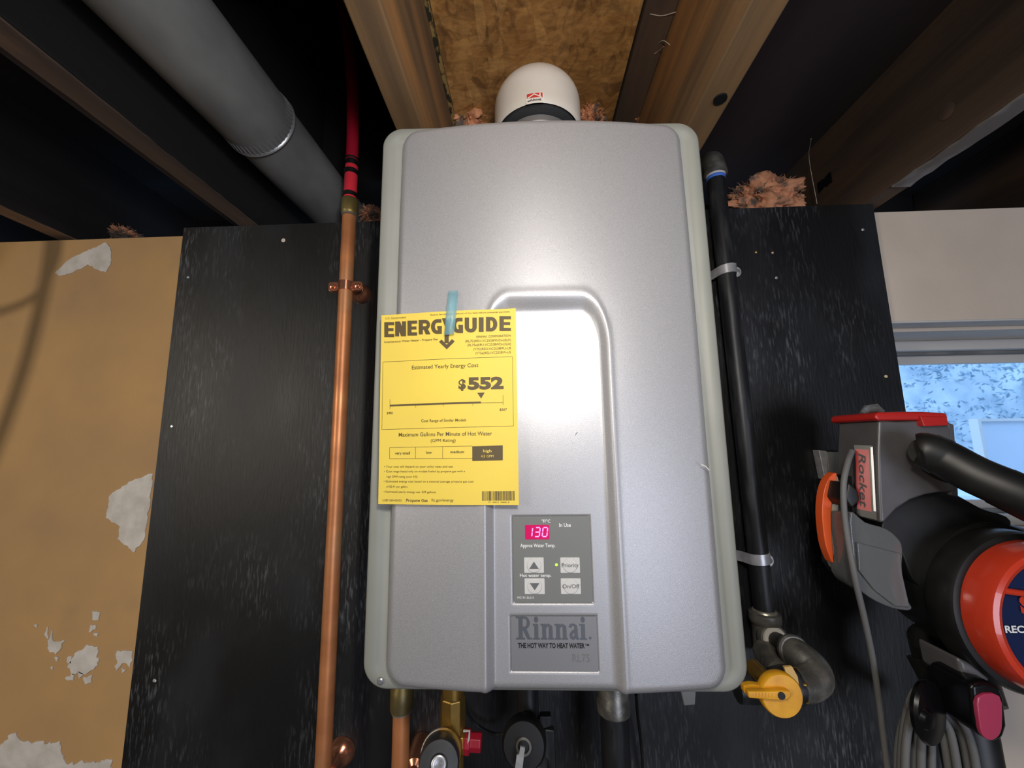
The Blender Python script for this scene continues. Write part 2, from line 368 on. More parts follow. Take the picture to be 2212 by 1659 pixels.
# ceiling: old dark subfloor with joists below it
ceil = obj('ceiling', BOX(((X0, YB, .585), (-.455, 1.0, .62)), ((-.159, YB, .585), (X1, 1.0, .62)), ((-.455, YB, .585), (-.159, .40, .62)), ((-.455, .80, .585), (-.159, 1.0, .62)),
    ((-.475, .38, .62), (-.455, .82, 1.2)), ((-.159, .38, .62), (-.139, .82, 1.2)), ((-.455, .38, .62), (-.159, .40, 1.2)), ((-.455, .80, .62), (-.159, .82, 1.2)), ((-.475, .38, 1.2), (-.139, .82, 1.22))), floorm, kind='structure', smooth=False)
def joist(x0, x1, m, z0=.395, z1=.586, y0=YB, y1=.93):
    n = 60; bm = bmesh.new(); R = []
    for i in range(n+1):
        y = y0+(y1-y0)*(i/n); k = []
        for (x, z, s) in ((x0, z0, -1), (x1, z0, 1), (x1, z1, 1), (x0, z1, -1)):
            wv = noise.noise(Vector((x*9, y*5, z*7)))*.0022
            k.append(bm.verts.new((x+wv, y, z+(wv if z == z0 else 0))))
        R.append(k)
    for i in range(n):
        for j in range(4): bm.faces.new((R[i][j], R[i][(j+1) % 4], R[i+1][(j+1) % 4], R[i+1][j]))
    bm.faces.new(R[0][::-1]); bm.faces.new(R[-1])
    return obj('joist', bm, m, ceil, bevel=.0025)
joist(-.159, -.125, wood); joist(.211, .2465, wood); joist(.5835, .6165, dwood)
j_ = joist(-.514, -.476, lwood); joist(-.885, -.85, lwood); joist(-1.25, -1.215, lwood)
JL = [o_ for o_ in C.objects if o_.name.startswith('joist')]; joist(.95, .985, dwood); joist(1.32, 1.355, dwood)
for x in (-1.6, 1.7): joist(x, x+.036, dwood)
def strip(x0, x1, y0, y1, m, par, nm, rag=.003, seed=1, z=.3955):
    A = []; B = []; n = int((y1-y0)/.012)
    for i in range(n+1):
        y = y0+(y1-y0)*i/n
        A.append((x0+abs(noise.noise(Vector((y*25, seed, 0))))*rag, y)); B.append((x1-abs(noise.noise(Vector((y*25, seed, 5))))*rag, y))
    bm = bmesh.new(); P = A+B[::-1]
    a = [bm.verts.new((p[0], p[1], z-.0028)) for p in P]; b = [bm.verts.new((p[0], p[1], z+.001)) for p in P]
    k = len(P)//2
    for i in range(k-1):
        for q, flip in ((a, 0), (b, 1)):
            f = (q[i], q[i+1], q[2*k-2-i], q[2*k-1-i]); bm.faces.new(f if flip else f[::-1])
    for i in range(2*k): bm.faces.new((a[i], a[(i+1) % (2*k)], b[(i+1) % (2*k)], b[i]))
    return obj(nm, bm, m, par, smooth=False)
strip(-.5115, -.4785, YB+.1, .92, bwood, JL[3], 'brown_underside'); strip(-.883, -.852, YB+.1, .92, bwood, JL[4], 'brown_underside', seed=3)  # brown strips along the undersides of the near-black joists
strip(.586, .6145, -1.2, .60, greypaint, JL[2], 'paint_smear', rag=.010, seed=6)
obj('sister_board', BOX(((-.532, YB, .402), (-.5165, .93, .585))), mat('sister_wood', rgb(58, 50, 48), .85, 0, rgb(40, 36, 38), (20, 3, 20), 6), ceil, smooth=False)
obj('subfloor_board', BOX(((.2475, YB, .580), (.5825, .93, .5855))), mat('brown_subfloor', rgb(58, 46, 46), .85, 0, rgb(34, 29, 32), (7, 2, 7), 7), ceil, smooth=False)
q = atz(1556, 214, .3945); obj('knot_hole', LATHE((q.x, q.y, .3935), (0, 0, 1), [(.0075, 0), (.0075, .004)], 14), blackm, JL[1], smooth=False)
v_ = at(2045, 240, 1.0)*(.5833/at(2045, 240, 1.0).x)
bm = LATHE((.5815, v_.y, v_.z), (1, 0, 0), [(.004, 0), (.007, .0006), (.011, .0012)], 20); obj('knot', bm, bwood, JL[2])
v_ = at(1783, 395, 1.0)*(.5833/at(1783, 395, 1.0).x); rb_ = random.Random(4)
bm = bmesh.new()
for i in range(7):
    yy = v_.y-.016+i*.005; box(bm, (.5812, yy, v_.z-.010+rb_.uniform(0, .004)), (.5835, yy+.0032, v_.z+.012-rb_.uniform(0, .006)))
obj('grade_stamp', bm, blackm, JL[2], smooth=False, kind='stuff')
obj('osb_panel', BOX(((-.118, -1.2, .578), (.165, .93, .5855))), osb, ceil, smooth=False)
obj('nailing_strip', BOX(((.168, -1.2, .572), (.209, .93, .5855))), dwood, ceil, smooth=False)
obj('debris_strip', BOX(((-.1245, -1.2, .572), (-.1185, .93, .5855))), mat('crumbly_edge', rgb(150, 124, 70), .9, 0, rgb(40, 36, 22), (120, 60, 120), 4, .45, .55), ceil, smooth=False)
for (xa, xb) in ((-.476, -.159), (.2465, .5835)):
    pass
# black plywood board
ply = obj('plywood_board', BOX(((-.612, .641, -1.15), (.5905, .658, .391))), black_ply, smooth=False)
tag(ply, 'black painted plywood board with worn grain behind the water heater', 'board')
for i, (a, b) in enumerate([(406, 599), (371, 921), (333, 1470), (1864, 496), (1677, 600), (1914, 813), (612, 519), (1633, 545), (1669, 546)]):
    p = at(a, b, .6408); r = .0024 if i < 5 else .0017
    obj('screw', LATHE((p.x, .6412, p.z), (0, -1, 0), [(r, 0), (r, .0006), (r*.7, .0012)], 12), zinc if i < 5 else ivory, ply)
for (a, b, s, sd) in ((612, 519, .006, 1), (1669, 546, .003, 2), (1914, 813, .004, 3), (335, 1471, .003, 4)):
    p = at(a, b, .6405); bm = bmesh.new()
    plate(bm, [(p.x+math.cos(k*.7)*s*(.6+.6*noise.noise(Vector((k, sd, 0)))), p.z+math.sin(k*.7)*s*(.6+.6*noise.noise(Vector((k, sd, 3))))) for k in range(9)], .6404, .642)
    obj('paint_chip', bm, plaster, ply, smooth=False)

# ------------------------------------------------------------------ lettering helpers
FONT = {}
def text_bm(bm, s, fn, x, y, h, width=None, bold=0.0, align='L', shear=0.0):
    "letters of cap height h at (x, y baseline) on a flat sheet, carried to 3-D by fn(u, v)"
    cu = bpy.data.curves.new('t', 'FONT'); cu.body = s; cu.size = 1.0; cu.offset = bold; cu.shear = shear; cu.resolution_u = 3; cu.fill_mode = 'FRONT' if False else 'BOTH'
    cu.dimensions = '2D'
    ob = bpy.data.objects.new('t', cu); C.objects.link(ob)
    dg = bpy.context.evaluated_depsgraph_get(); me = bpy.data.meshes.new_from_object(ob.evaluated_get(dg))
    if len(me.vertices):
        xs = [v.co.x for v in me.vertices]; x0, x1 = min(xs), max(xs)
        k = h/.729; kx = k if width is None else width/(x1-x0)
        off = {'L': -x0*kx, 'R': -x1*kx, 'C': -(x0+x1)/2*kx}[align]
        vs = [bm.verts.new(fn(x+off+v.co.x*kx, y+v.co.y*k)) for v in me.vertices]
        for p in me.polygons:
            try: bm.faces.new([vs[i] for i in p.vertices])
            except ValueError: pass
    bpy.data.objects.remove(ob); bpy.data.meshes.remove(me); bpy.data.curves.remove(cu)
def quad(bm, fn, x0, y0, x1, y1):
    bm.faces.new([bm.verts.new(fn(*q)) for q in ((x0, y0), (x1, y0), (x1, y1), (x0, y1))])
def poly(bm, fn, pts): bm.faces.new([bm.verts.new(fn(*q)) for q in pts])
def band(bm, fn, pts, wd, wy=None, sub=0):
    "thick stroke along points"
    if sub:
        q = []
        for a, b in zip(pts, pts[1:]):
            m = max(1, int(math.hypot(b[0]-a[0], b[1]-a[1])/sub)); q += [(a[0]+(b[0]-a[0])*k/m, a[1]+(b[1]-a[1])*k/m) for k in range(m)]
        pts = q+[pts[-1]]
    n = len(pts); A = []; wy = wy or wd
    for i in range(n):
        a, b = pts[max(i-1, 0)], pts[min(i+1, n-1)]; dx, dy = b[0]-a[0], b[1]-a[1]; l = math.hypot(dx, dy)
        nx, ny = -dy/l, dx/l
        A.append((bm.verts.new(fn(pts[i][0]+nx*wd/2, pts[i][1]+ny*wy/2)), bm.verts.new(fn(pts[i][0]-nx*wd/2, pts[i][1]-ny*wy/2))))
    for i in range(n-1): bm.faces.new((A[i][0], A[i+1][0], A[i+1][1], A[i][1]))
def arc(cx, cy, rx, ry, a0, a1, n=14):
    return [(cx+rx*math.cos(math.radians(a0+(a1-a0)*k/n)), cy+ry*math.sin(math.radians(a0+(a1-a0)*k/n))) for k in range(n+1)]

# ------------------------------------------------------------------ the water heater
HX, HW = .0200, .158; HT, HB = .3540, -.2235      # cover centre and half width, top and bottom
RL, RR, RT = -.0415, .0820, .1480                   # recess
CT = (-.0160, .0575, -.1475, -.0700)                # control plate x0 x1 z0 z1
BD = (-.0190, .0600, -.2055, -.1590)                # badge
heater = thing('water_heater', (.02, .5, HB), 'silver wall-hung tankless water heater on black plywood', 'water heater')
def sst(t): t = max(0, min(1, t)); return t*t*(3-2*t)
FLAT = .3935
def cover_y(x, z):
    base = .3850+.0135*((x-HX)/HW)**2
    # shallow flattening at the top
    base += .0035*max(0, (z-.16)/.19)**2
    r = .026; dz = (RT-z)*.5; dx = min(x-RL, RR-x)
    qx, qz = r-dx, r-dz
    d = r-math.hypot(max(qx, 0), max(qz, 0)) if (qx > 0 or qz > 0) else min(dx, dz)
    if qx > 0 and qz > 0: d = r-math.hypot(qx, qz)
    else: d = min(dx, dz)
    t = sst(d/.0085); lip = -.0011*math.exp(-((d+.0012)/.0022)**2)
    y = base*(1-t)+FLAT*t+lip
    for (a, b, c, e, dep) in ((*CT, .0016), (*BD, .0016)):
        dd = min(x-a, b-x, z-c, e-z); y += dep*max(0, min(1, (dd+.0010)/.0012))
    return y
def grid_lines(lo, hi, n, feats):
    L = [lo+(hi-lo)*i/n for i in range(n+1)]
    L += [f for f in feats if lo < f < hi]; L.sort(); out = [L[0]]
    for v in L[1:]:
        if v-out[-1] > .00018: out.append(v)
    return out
fx = []; fz = []
for a, b, c, e in (CT, BD):
    for k in (-.0011, .0003, -.0004):
        fx += [a+k, b-k]; fz += [c+k, e-k]
for k in range(8): fx += [RL+k*.0012, RR-k*.0012, HX-HW+k*.0014, HX+HW-k*.0014]; fz += [HB+k*.0014, HT-k*.0014]
gx = grid_lines(HX-HW, HX+HW, 130, fx); gz = grid_lines(HB, HT, 230, fz)
bm = bmesh.new(); G = []; CR = .020; ED = .009
for z in gz:
    dzz = min(z-HB, HT-z); hw = HW if dzz > CR else HW-CR+math.sqrt(max(0, CR*CR-(CR-dzz)**2))
    row = []
    for x in gx:
        u = abs(x-HX); lim = .115
        if u > lim: u = lim+(u-lim)*(hw-lim)/(HW-lim)
        xx = HX+math.copysign(u, x-HX)
        qx, qz = CR-(HW-u), CR-dzz
        d = CR-math.hypot(qx, qz) if (qx > 0 and qz > 0) else min(HW-u, dzz)
        e = max(0, ED-d); yy = cover_y(xx, z)+ED-math.sqrt(max(0, ED*ED-e*e))
        zz = z+(.0035 if z > 0 else 0)*(-(xx-HX)/HW)*max(0, z)/HT
        row.append(bm.verts.new((xx, yy, zz)))
    G.append(row)
for j in range(len(gz)-1):
    for i in range(len(gx)-1): bm.faces.new((G[j][i], G[j][i+1], G[j+1][i+1], G[j+1][i]))
edge = [G[0][i] for i in range(len(gx))]+[G[j][-1] for j in range(1, len(gz))]+[G[-1][i] for i in range(len(gx)-2, -1, -1)]+[G[j][0] for j in range(len(gz)-2, 0, -1)]
back = [bm.verts.new((v.co.x, .418, v.co.z)) for v in edge]
for i in range(len(edge)): bm.faces.new((edge[i], back[i], back[(i+1) % len(edge)], edge[(i+1) % len(edge)]))
obj('front_cover', bm, silver, heater, angle=60)
# side bezels: one rounded frame panel behind the cover
BX0, BX1, BZ0, BZ1 = -.1625, .2000, -.2310, .3620
bm = bmesh.new(); pts = rrect(BX0, BX1, BZ0, BZ1, .024, 8)
rings = []
for (y, ins) in ((.460, 0), (.4125, 0), (.4095, .0010), (.4080, .0030), (.4080, .0120), (.4105, .0150)):
    k = rrect(BX0+ins, BX1-ins, BZ0+ins, BZ1-ins, max(.004, .024-ins), 8)
    rings.append([bm.verts.new((p[0], y, p[1]+(.004*(-(p[0]-HX)/HW) if p[1] > 0 else 0))) for p in k])
n = len(pts)
for a, b in zip(rings, rings[1:]):
    for i in range(n): bm.faces.new((a[i], b[i], b[(i+1) % n], a[(i+1) % n]))
bm.faces.new(rings[0][::-1]); bm.faces.new(rings[-1])
obj('side_bezel', bm, bezelm, heater, angle=50)
obj('casing', BOX(((-.150, .458, -.222), (.188, .628, .355))), bodym, heater, bevel=.006)
for a_, b_ in ((-.238, -.215), (.345, .362)): obj('mounting_bracket', BOX(((-.10, .626, a_), (.14, .6405, b_))), bodym, heater, bevel=.001)
for i, (x, z) in enumerate(((-.148, -.214),)):
    obj('bezel_screw', LATHE((x+.004, .4085, z-.008), (0, -1, 0), [(.0032, 0), (.0032, .002), (.002, .003)], 14), ductb, heater)

# control panel
def fl(y): return lambda u, v: Vector((u, y, v))
cx0, cx1, cz0, cz1 = CT; YP = FLAT+.0003
bm = bmesh.new(); plate(bm, rrect(cx0+.0002, cx1-.0002, cz0+.0002, cz1-.0002, .0022, 4), YP, YP+.0014)
ctl = obj('control_panel', bm, panelm, heater, smooth=False, label='grey control panel with red display')
def cp(px, py): p = at(px, py, YP); return p.x, p.z
f0 = fl(YP-.0003)
bm = bmesh.new()
def ctext(s, px, py, h, w_, al='L', **k):
    x, z = cp(px, py); text_bm(bm, s, f0, x, z, h, w_, align=al, **k)
U = .000459
ctext('°F/°C', 1170, 1129, .0030, 18*U, bold=.012); ctext('In Use', 1208, 1138, .0036, 24*U, bold=.012)
ctext('Approx Water Temp.', 1124, 1182, .0034, 72*U, bold=.012); ctext('Hot water temp.', 1123, 1246, .0030, 64*U, bold=.012)
ctext('MC-91-2US-S', 1118, 1293, .0020, 33*U)
obj('lettering', bm, whiteink, ctl, smooth=False)
x0, z1 = cp(1134, 1134); x1, z0 = cp(1187, 1165)
bm = bmesh.new(); plate(bm, rrect(x0, x1, z0, z1, .001, 3), YP-.0003, YP+.0008)
obj('display', bm, led_bg, ctl, smooth=False)
bm = bmesh.new(); f1 = fl(YP-.0005)
SEG = {'a': ((0, 2), (1, 2)), 'b': ((1, 2), (1, 1)), 'c': ((1, 1), (1, 0)), 'd': ((0, 0), (1, 0)), 'e': ((0, 1), (0, 0)), 'f': ((0, 2), (0, 1)), 'g': ((0, 1), (1, 1))}
sw, sh = (x1-x0)*.19, (z1-z0)*.31
for i, dg in enumerate(('bc', 'abgcd', 'abcdef')):
    ox = x0+(x1-x0)*(.08+.31*i); oz = z0+(z1-z0)*.2
    for s in dg:
        (a, b), (c, d) = SEG[s]; g = .10
        if a == c: p = [(a, b-g), (c, d+g)]
        else: p = [(a+g, b), (c-g, d)]
        q = [(ox+u*sw+v*sh*.14, oz+v*sh) for u, v in p]; band(bm, f1, q, .0010)
obj('digits', bm, led, ctl, smooth=False)
for (ax, ay, bx, by, sym) in ((1132, 1204, 1175, 1237, 'up'), (1133, 1249, 1177, 1283, 'down'), (1210, 1204, 1253, 1237, 'Priority'), (1211, 1249, 1255, 1283, 'On/Off')):
    x0, z1 = cp(ax, ay); x1, z0 = cp(bx, by); xc, zc = (x0+x1)/2, (z0+z1)/2
    bm = bmesh.new(); plate(bm, rrect(x0, x1, z0, z1, .0006, 2), YP-.0004, YP+.0006)
    b_ = obj('button', bm, button, ctl, smooth=False)
    bm = bmesh.new(); lathe(bm, (xc, YP-.0003, zc), (0, -1, 0), [(.0067, 0), (.0067, .0006), (.0062, .0010), (.004, .0011)], 32)
    obj('button_cap', bm, button, b_, angle=30)
    bm = bmesh.new(); ff = fl(YP-.0016)
    if sym == 'up': poly(bm, ff, [(xc-.0045, zc-.0030), (xc+.0045, zc-.0030), (xc, zc+.0035)])
    elif sym == 'down': poly(bm, ff, [(xc-.0045, zc+.0030), (xc+.0045, zc+.0030), (xc, zc-.0032)])
    else: text_bm(bm, sym, ff, xc, zc-.0014, .0036, .0155, align='C', bold=.008)
    obj('symbol', bm, greyink, b_, smooth=False)
bm = bmesh.new(); x, z = cp(1202, 1220); lathe(bm, (x, YP, z), (0, -1, 0), [(.0013, 0), (.0011, .0004)], 14)
obj('indicator', bm, green, ctl)

# badge with maker's name
bx0, bx1, bz0, bz1 = BD
bm = bmesh.new(); plate(bm, rrect(bx0+.0002, bx1-.0002, bz0+.0002, bz1-.0002, .001, 3), YP, YP+.0014)
bd = obj('badge', bm, badge_m, heater, smooth=False, label='grey name plate at the foot of the cover')
f2 = fl(YP-.0004)
def serif_text(bm, fn, x, y, h, wtot):
    "bold slab-serif letters drawn from strokes"
    def R(a, b, c, d): quad(bm, g, a, b, c, d)
    total = 4.42
    k = wtot/total
    J = [0]
    def mk(ox):
        def f(u, v):
            J[0] += 1
            return fn(x+(ox+u)*k, y+v*h)+Vector((0, -(J[0]//4 % 10)*7e-6, 0))
        return f
    # R
    g = mk(0)
    R(.16, 0, .42, 1); R(0, 0, .56, .07); R(0, .93, .42, 1)
    band(bm, g, [(.40, .955)]+arc(.56, .73, .22, .225, 90, -90)+[(.40, .505)], .17, .10)
    band(bm, g, [(.78, .74), (.775, .70), (.775, .66)], .2, .1)
    band(bm, g, [(.50, .50), (.64, .30), (.80, .035), (1.0, .035)], .27, .07)
    def i_(ox):
        nonlocal g; g = mk(ox)
        R(.10, 0, .33, .68); R(0, 0, .43, .065); R(.0, .615, .3, .68); poly(bm, g, arc(.215, .87, .13, .13, 0, 360, 18)[:-1])
    def n_(ox):
        nonlocal g; g = mk(ox)
        R(.10, 0, .33, .68); R(0, 0, .41, .065); R(0, .615, .3, .68)
        band(bm, g, [(.30, .52), (.38, .60), (.46, .64), (.56, .62)], .08, .10)
        band(bm, g, [(.55, .60), (.62, .55), (.625, .40), (.625, .0)], .23, .12); R(.46, 0, .82, .065)
    i_(1.06); n_(1.55); n_(2.42)
    g = mk(3.30)
    band(bm, g, [(.10, .53), (.14, .63), (.30, .655), (.43, .60), (.46, .45), (.46, .10), (.52, .04), (.62, .06)], .20, .09)
    band(bm, g, [(.42, .40), (.22, .32), (.13, .20), (.16, .08), (.28, .05), (.42, .14)], .17, .12)
    i_(3.98)
    return g
bm = bmesh.new(); lx, lz = cp(1115, 1381); rx, _ = cp(1268, 1381)
serif_text(bm, f2, lx, lz, .0195, rx-lx)
x, z = cp(1275, 1378); poly(bm, f2, [(x+math.cos(a*.5)*.0011, z+math.sin(a*.5)*.0011) for a in range(12)])
obj('name_lettering', bm, badge_ink, bd, smooth=False)
bm = bmesh.new(); x, z = cp(1119, 1399); x2, _ = cp(1263, 1399)
text_bm(bm, 'THE HOT WAY TO HEAT WATER', f2, x, z, .0042, x2-x, bold=.03)
x, z = cp(1264, 1395); text_bm(bm, 'TM', f2, x, z, .0018, .0035, bold=.02)
obj('slogan_lettering', bm, blackink, bd, smooth=False)
bm = bmesh.new(); x, z = cp(1237, 1430); text_bm(bm, 'RL75', f2, x, z, .0070, .0155, bold=-.012)
obj('model_lettering', bm, panelm, bd, smooth=False)
for (a, b) in ((1245, 938),):
    bm = bmesh.new(); x, z = cp(a, b); f3 = fl(FLAT-.0003); band(bm, f3, [(x-.001, z-.001), (x, z+.001), (x+.0012, z+.0016)], .0005)
    obj('scuff_mark', bm, blackink, heater, smooth=False)
bm = bmesh.new(); p = [at(1515, 1003, .3895), at(1525, 1008, .3895), at(1532, 1016, .3895)]
band(bm, fl(.3893), [(q.x, q.z) for q in p], .0008); obj('scratch', bm, ptape, heater, smooth=False)

# ------------------------------------------------------------------ yellow energy label
TL, TR, BR, BL = at(824, 681, .3925), at(1114, 666, .3825), at(1121, 1091, .3825), at(817, 1089, .3925)
el = thing('energy_label', tuple((BL+BR)/2), 'yellow printed energy label sheet taped to the heater front', 'label')
nrm = (TR-TL).cross(BL-TL).normalized()
if nrm.y > 0: nrm = -nrm
def paper_fn(off):
    def fn(u, v):
        a = u/1000; b = v/1400            # u to the right, v downwards, sheet 1000 x 1400
        p = (TL.lerp(TR, a)).lerp(BL.lerp(BR, a), b)
        p = p+Vector((0, -1, 0))*(.0022*math.sin(math.pi*a)**2*(1 if a < .6 else 1))
        return p+nrm*off
    return fn
bm = bmesh.new(); pf = paper_fn(0); n = 24
V = [[bm.verts.new(pf(1000*i/n, 1400*j/n)) for i in range(n+1)] for j in range(n+1)]
V2 = [[bm.verts.new(pf(1000*i/n, 1400*j/n)-nrm*.0004) for i in range(n+1)] for j in range(n+1)]
for j in range(n):
    for i in range(n):
        bm.faces.new((V[j][i], V[j][i+1], V[j+1][i+1], V[j+1][i])); bm.faces.new((V2[j][i], V2[j+1][i], V2[j+1][i+1], V2[j][i+1]))
for i in range(n):
    bm.faces.new((V[0][i], V2[0][i], V2[0][i+1], V[0][i+1])); bm.faces.new((V[n][i], V[n][i+1], V2[n][i+1], V2[n][i]))
    bm.faces.new((V[i][0], V[i+1][0], V2[i+1][0], V2[i][0])); bm.faces.new((V[i][n], V2[i][n], V2[i+1][n], V[i+1][n]))
obj('sheet', bm, paper, el)
pi_ = paper_fn(.00035)
# sheet pixels of the zoomed crop -> sheet coordinates by inverting the corner quadrilateral
def inv(cx_, cy_):
    px, py = 780+cx_*.3014, 620+cy_*.3014
    q = [(824, 681), (1114, 666), (1121, 1091), (817, 1089)]
    a, b = .5, .5
    for _ in range(12):
        def ev(a, b):
            t = (q[0][0]+(q[1][0]-q[0][0])*a, q[0][1]+(q[1][1]-q[0][1])*a); l = (q[3][0]+(q[2][0]-q[3][0])*a, q[3][1]+(q[2][1]-q[3][1])*a)
            return t[0]+(l[0]-t[0])*b, t[1]+(l[1]-t[1])*b
        x, y = ev(a, b); xa, ya = ev(a+1e-3, b); xb, yb = ev(a, b+1e-3)
        J = ((xa-x)*1e3, (xb-x)*1e3, (ya-y)*1e3, (yb-y)*1e3); D = J[0]*J[3]-J[1]*J[2]
        ex, ey = px-x, py-y
        a += (ex*J[3]-ey*J[1])/D; b += (-ex*J[2]+ey*J[0])/D
    return a*1000, b*1400
def ink_text(bm, s, cx_, cy_, x2, h, **k):
    "baseline left end at crop pixel, right end at x2, cap height in crop pixels"
    u, v = inv(cx_, cy_); u2, _ = inv(x2, cy_)
    fn = lambda a, b: pi_(a, v-(b-0))
    text_bm(bm, s, fn, u, 0, h*1.0, u2-u, **k)
bm = bmesh.new()
ink_text(bm, 'U.S. Government', 176, 235, 330, 17)
ink_text(bm, 'Federal law prohibits removal of this label before consumer purchase.', 508, 212, 1070, 13)
ink_text(bm, 'Instantaneous Water Heater - Propane Gas', 168, 414, 562, 17, bold=.008)
ink_text(bm, 'RINNAI  CORPORATION', 836, 379, 1075, 17, bold=.008)
for i, s in enumerate(('(RL75i)REU-VC2528FFUD-US(A)', '(RL75e)REU-VC2528WD-US(A)', '(V75i)REU-VC2528FFU-US', '(V75e)REU-VC2528W-US')):
    ink_text(bm, s, (758, 773, 815, 829)[i], 414+i*29.5, 1076, 18, bold=.002)
ink_text(bm, 'Estimated Yearly Energy Cost', 373, 612, 850, 30, bold=.006)
ink_text(bm, '$', 710, 756, 762, 70, bold=.045)
ink_text(bm, '552', 775, 757, 1026, 84, bold=.055)
ink_text(bm, '$485', 187, 935, 232, 17, bold=.01); ink_text(bm, '$567', 998, 912, 1049, 17, bold=.01)
ink_text(bm, 'Cost Range of Similar Models', 442, 993, 765, 21, bold=.006)
ink_text(bm, 'Maximum Gallons Per Minute of Hot Water', 276, 1094, 945, 29, bold=.006)
ink_text(bm, '(GPM Rating)', 512, 1133, 690, 24)
ink_text(bm, 'very small', 247, 1218, 360, 20, bold=.014); ink_text(bm, 'low', 478, 1213, 520, 20, bold=.014); ink_text(bm, 'medium', 653, 1210, 750, 20, bold=.014)
for s, a, b, c in (('• Your cost will depend on your utility rates and use.', 168, 1309, 675), ('• Cost range based only on models fueled by propane gas with a', 168, 1341, 757),
                   ('high GPM rating (over 4.0).', 186, 1377, 418), ('• Estimated energy cost based on a national average propane gas cost', 165, 1409, 818),
                   ('of $2.41 per gallon.', 184, 1444, 345), ('• Estimated yearly energy use: 229 gallons.', 165, 1479, 552)):
    ink_text(bm, s, a, b, c, 15)
ink_text(bm, 'U287-560-43X03', 156, 1536, 297, 15); ink_text(bm, 'Propane Gas', 332, 1538, 490, 20, bold=.014); ink_text(bm, 'ftc.gov/energy', 518, 1535, 677, 20)
ink_text(bm, '171  00012  39698  8', 918, 1547, 1064, 9)
def P2(x, y): return inv(x, y)
def rline(a, b, c, d, wd):
    p, q = P2(a, b), P2(c, d); band(bm, lambda u, v: pi_(u, v), [p, q], wd, sub=30)
for a in (((158, 556), (1086, 518)), ((1086, 518), (1094, 1020)), ((1094, 1020), (150, 1044)), ((150, 1044), (158, 556)),
          ((208, 1170), (808, 1160)), ((208, 1248), (808, 1245)), ((208, 1170), (208, 1248)), ((401, 1168), (400, 1246)), ((598, 1164), (598, 1246)),
          ((210, 828), (210, 896)), ((1022, 800), (1022, 872)), ((402, 868), (402, 890)), ((603, 860), (603, 882)), ((811, 858), (811, 878)), ((868, 856), (1022, 854))):
    rline(*a[0], *a[1], 2.4)
rline(210, 874, 868, 853, 13)
poly(bm, lambda u, v: pi_(u, v), [P2(842, 784), P2(894, 782), P2(869, 825)])
poly(bm, lambda u, v: pi_(u, v), [P2(808, 1162), P2(1020, 1156), P2(1020, 1259), P2(808, 1263)])
rb = random.Random(5); xx = 876
while xx < 1105:
    wd = rb.choice((2.5, 2.5, 4.5, 6)); quad(bm, lambda u, v: pi_(u, v), *P2(xx, 1532), *P2(xx+wd, 1469)); xx += wd+rb.choice((3, 4.5, 6))
# headline
JIT = [0]
def jit(p):
    return p+Vector((0, -JIT[0]*8e-6, 0))
def head(letter, x0, x1, yb, yt):
    g_ = lambda u, v: jit(pi_(*P2(x0+(x1-x0)*u, yb+(yt-yb)*v))); g = g_; k = 30/(x1-x0); kv = 24/abs(yb-yt)
    def R(a, b, c, d): JIT[0] = JIT[0] % 12+1; quad(bm, g, a, b, c, d)
    if letter == 'E': R(0, 0, k, 1); R(0, 0, 1, .21); R(0, .40, .93, .60); R(0, .79, 1, 1)
    if letter == 'N': R(0, 0, k, 1); R(1-k, 0, 1, 1); poly(bm, g, [(0, 1), (k*1.2, 1), (1, 0), (1-k*1.2, 0)])
    if letter == 'R':
        R(0, 0, k, 1); band(bm, g, [(.3, .88)]+arc(.55, .66, .27, .22, 90, -90)+[(.3, .44)], k*.85, .24); poly(bm, g, [(.35, .5), (.35+k*1.0, .5), (1, 0), (1-k*1.15, 0)])
    if letter == 'G':
        band(bm, g, [(.96, .89), (.58, .89)]+arc(.56, .5, .36, .38, 90, 270, 22)+[(.80, .12)], k*.95, .24); R(1-k, 0, 1, .52); R(.58, .36, 1, .54)
    if letter == 'Y':
        R(.5-k*.5, -.2, .5+k*.5, .45); poly(bm, g, [(0, 1), (k, 1), (.5+k*.5, .42), (.5-k*.5, .42)]); poly(bm, g, [(1-k, 1), (1, 1), (.5+k*.5, .42), (.5-k*.5, .42)])
    if letter == 'U':
        band(bm, g, [(k/2, 1), (k/2, .36)]+arc(.5, .36, .5-k/2, .24, 180, 360, 16)+[(1-k/2, 1)], k, .24)
    if letter == 'I': R(0, 0, 1, 1)
    if letter == 'D':
        R(0, 0, k, 1); band(bm, g, [(.3, .88), (.4, .88)]+arc(.46, .5, .54-k/2, .38, 90, -90, 18)+[(.3, .12)], k*.95, .24)
for l, a, b, yb, yt in (('E', 168, 242, 370, 256), ('N', 249, 330, 365, 252), ('E', 341, 412, 360, 247), ('R', 424, 510, 353, 243), ('G', 512, 592, 350, 240), ('Y', 592, 668, 345, 232),
                        ('G', 664, 742, 344, 230), ('U', 754, 838, 340, 227), ('I', 852, 886, 334, 224), ('D', 902, 982, 330, 220), ('E', 996, 1076, 326, 214)):
    head(l, a, b, yb, yt)
g0 = lambda u, v: pi_(*P2(u, v))
quad(bm, g0, 611, 340, 641, 420)
poly(bm, g0, [(571, 410), (590, 393), (626, 432), (664, 390), (683, 407), (627, 466)])
obj('lettering', bm, ink, el, smooth=False)
bm = bmesh.new(); pi_k = pi_; pi_ = paper_fn(.0006)
ink_text(bm, 'high', 884, 1203, 942, 20, bold=.014); ink_text(bm, '4.5 GPM', 868, 1239, 956, 17, bold=.0)
obj('reversed_lettering', bm, paper, el, smooth=False)
tp = [at(969, 629, .3868), at(990, 628, .3868), at(981, 722, .3815), at(960, 724, .3815)]
bm = bmesh.new()
m0, m1 = [at(964, 676, .3826), at(986, 675, .3826)]
Q = [tp[0], tp[1], m1, tp[2], tp[3], m0]
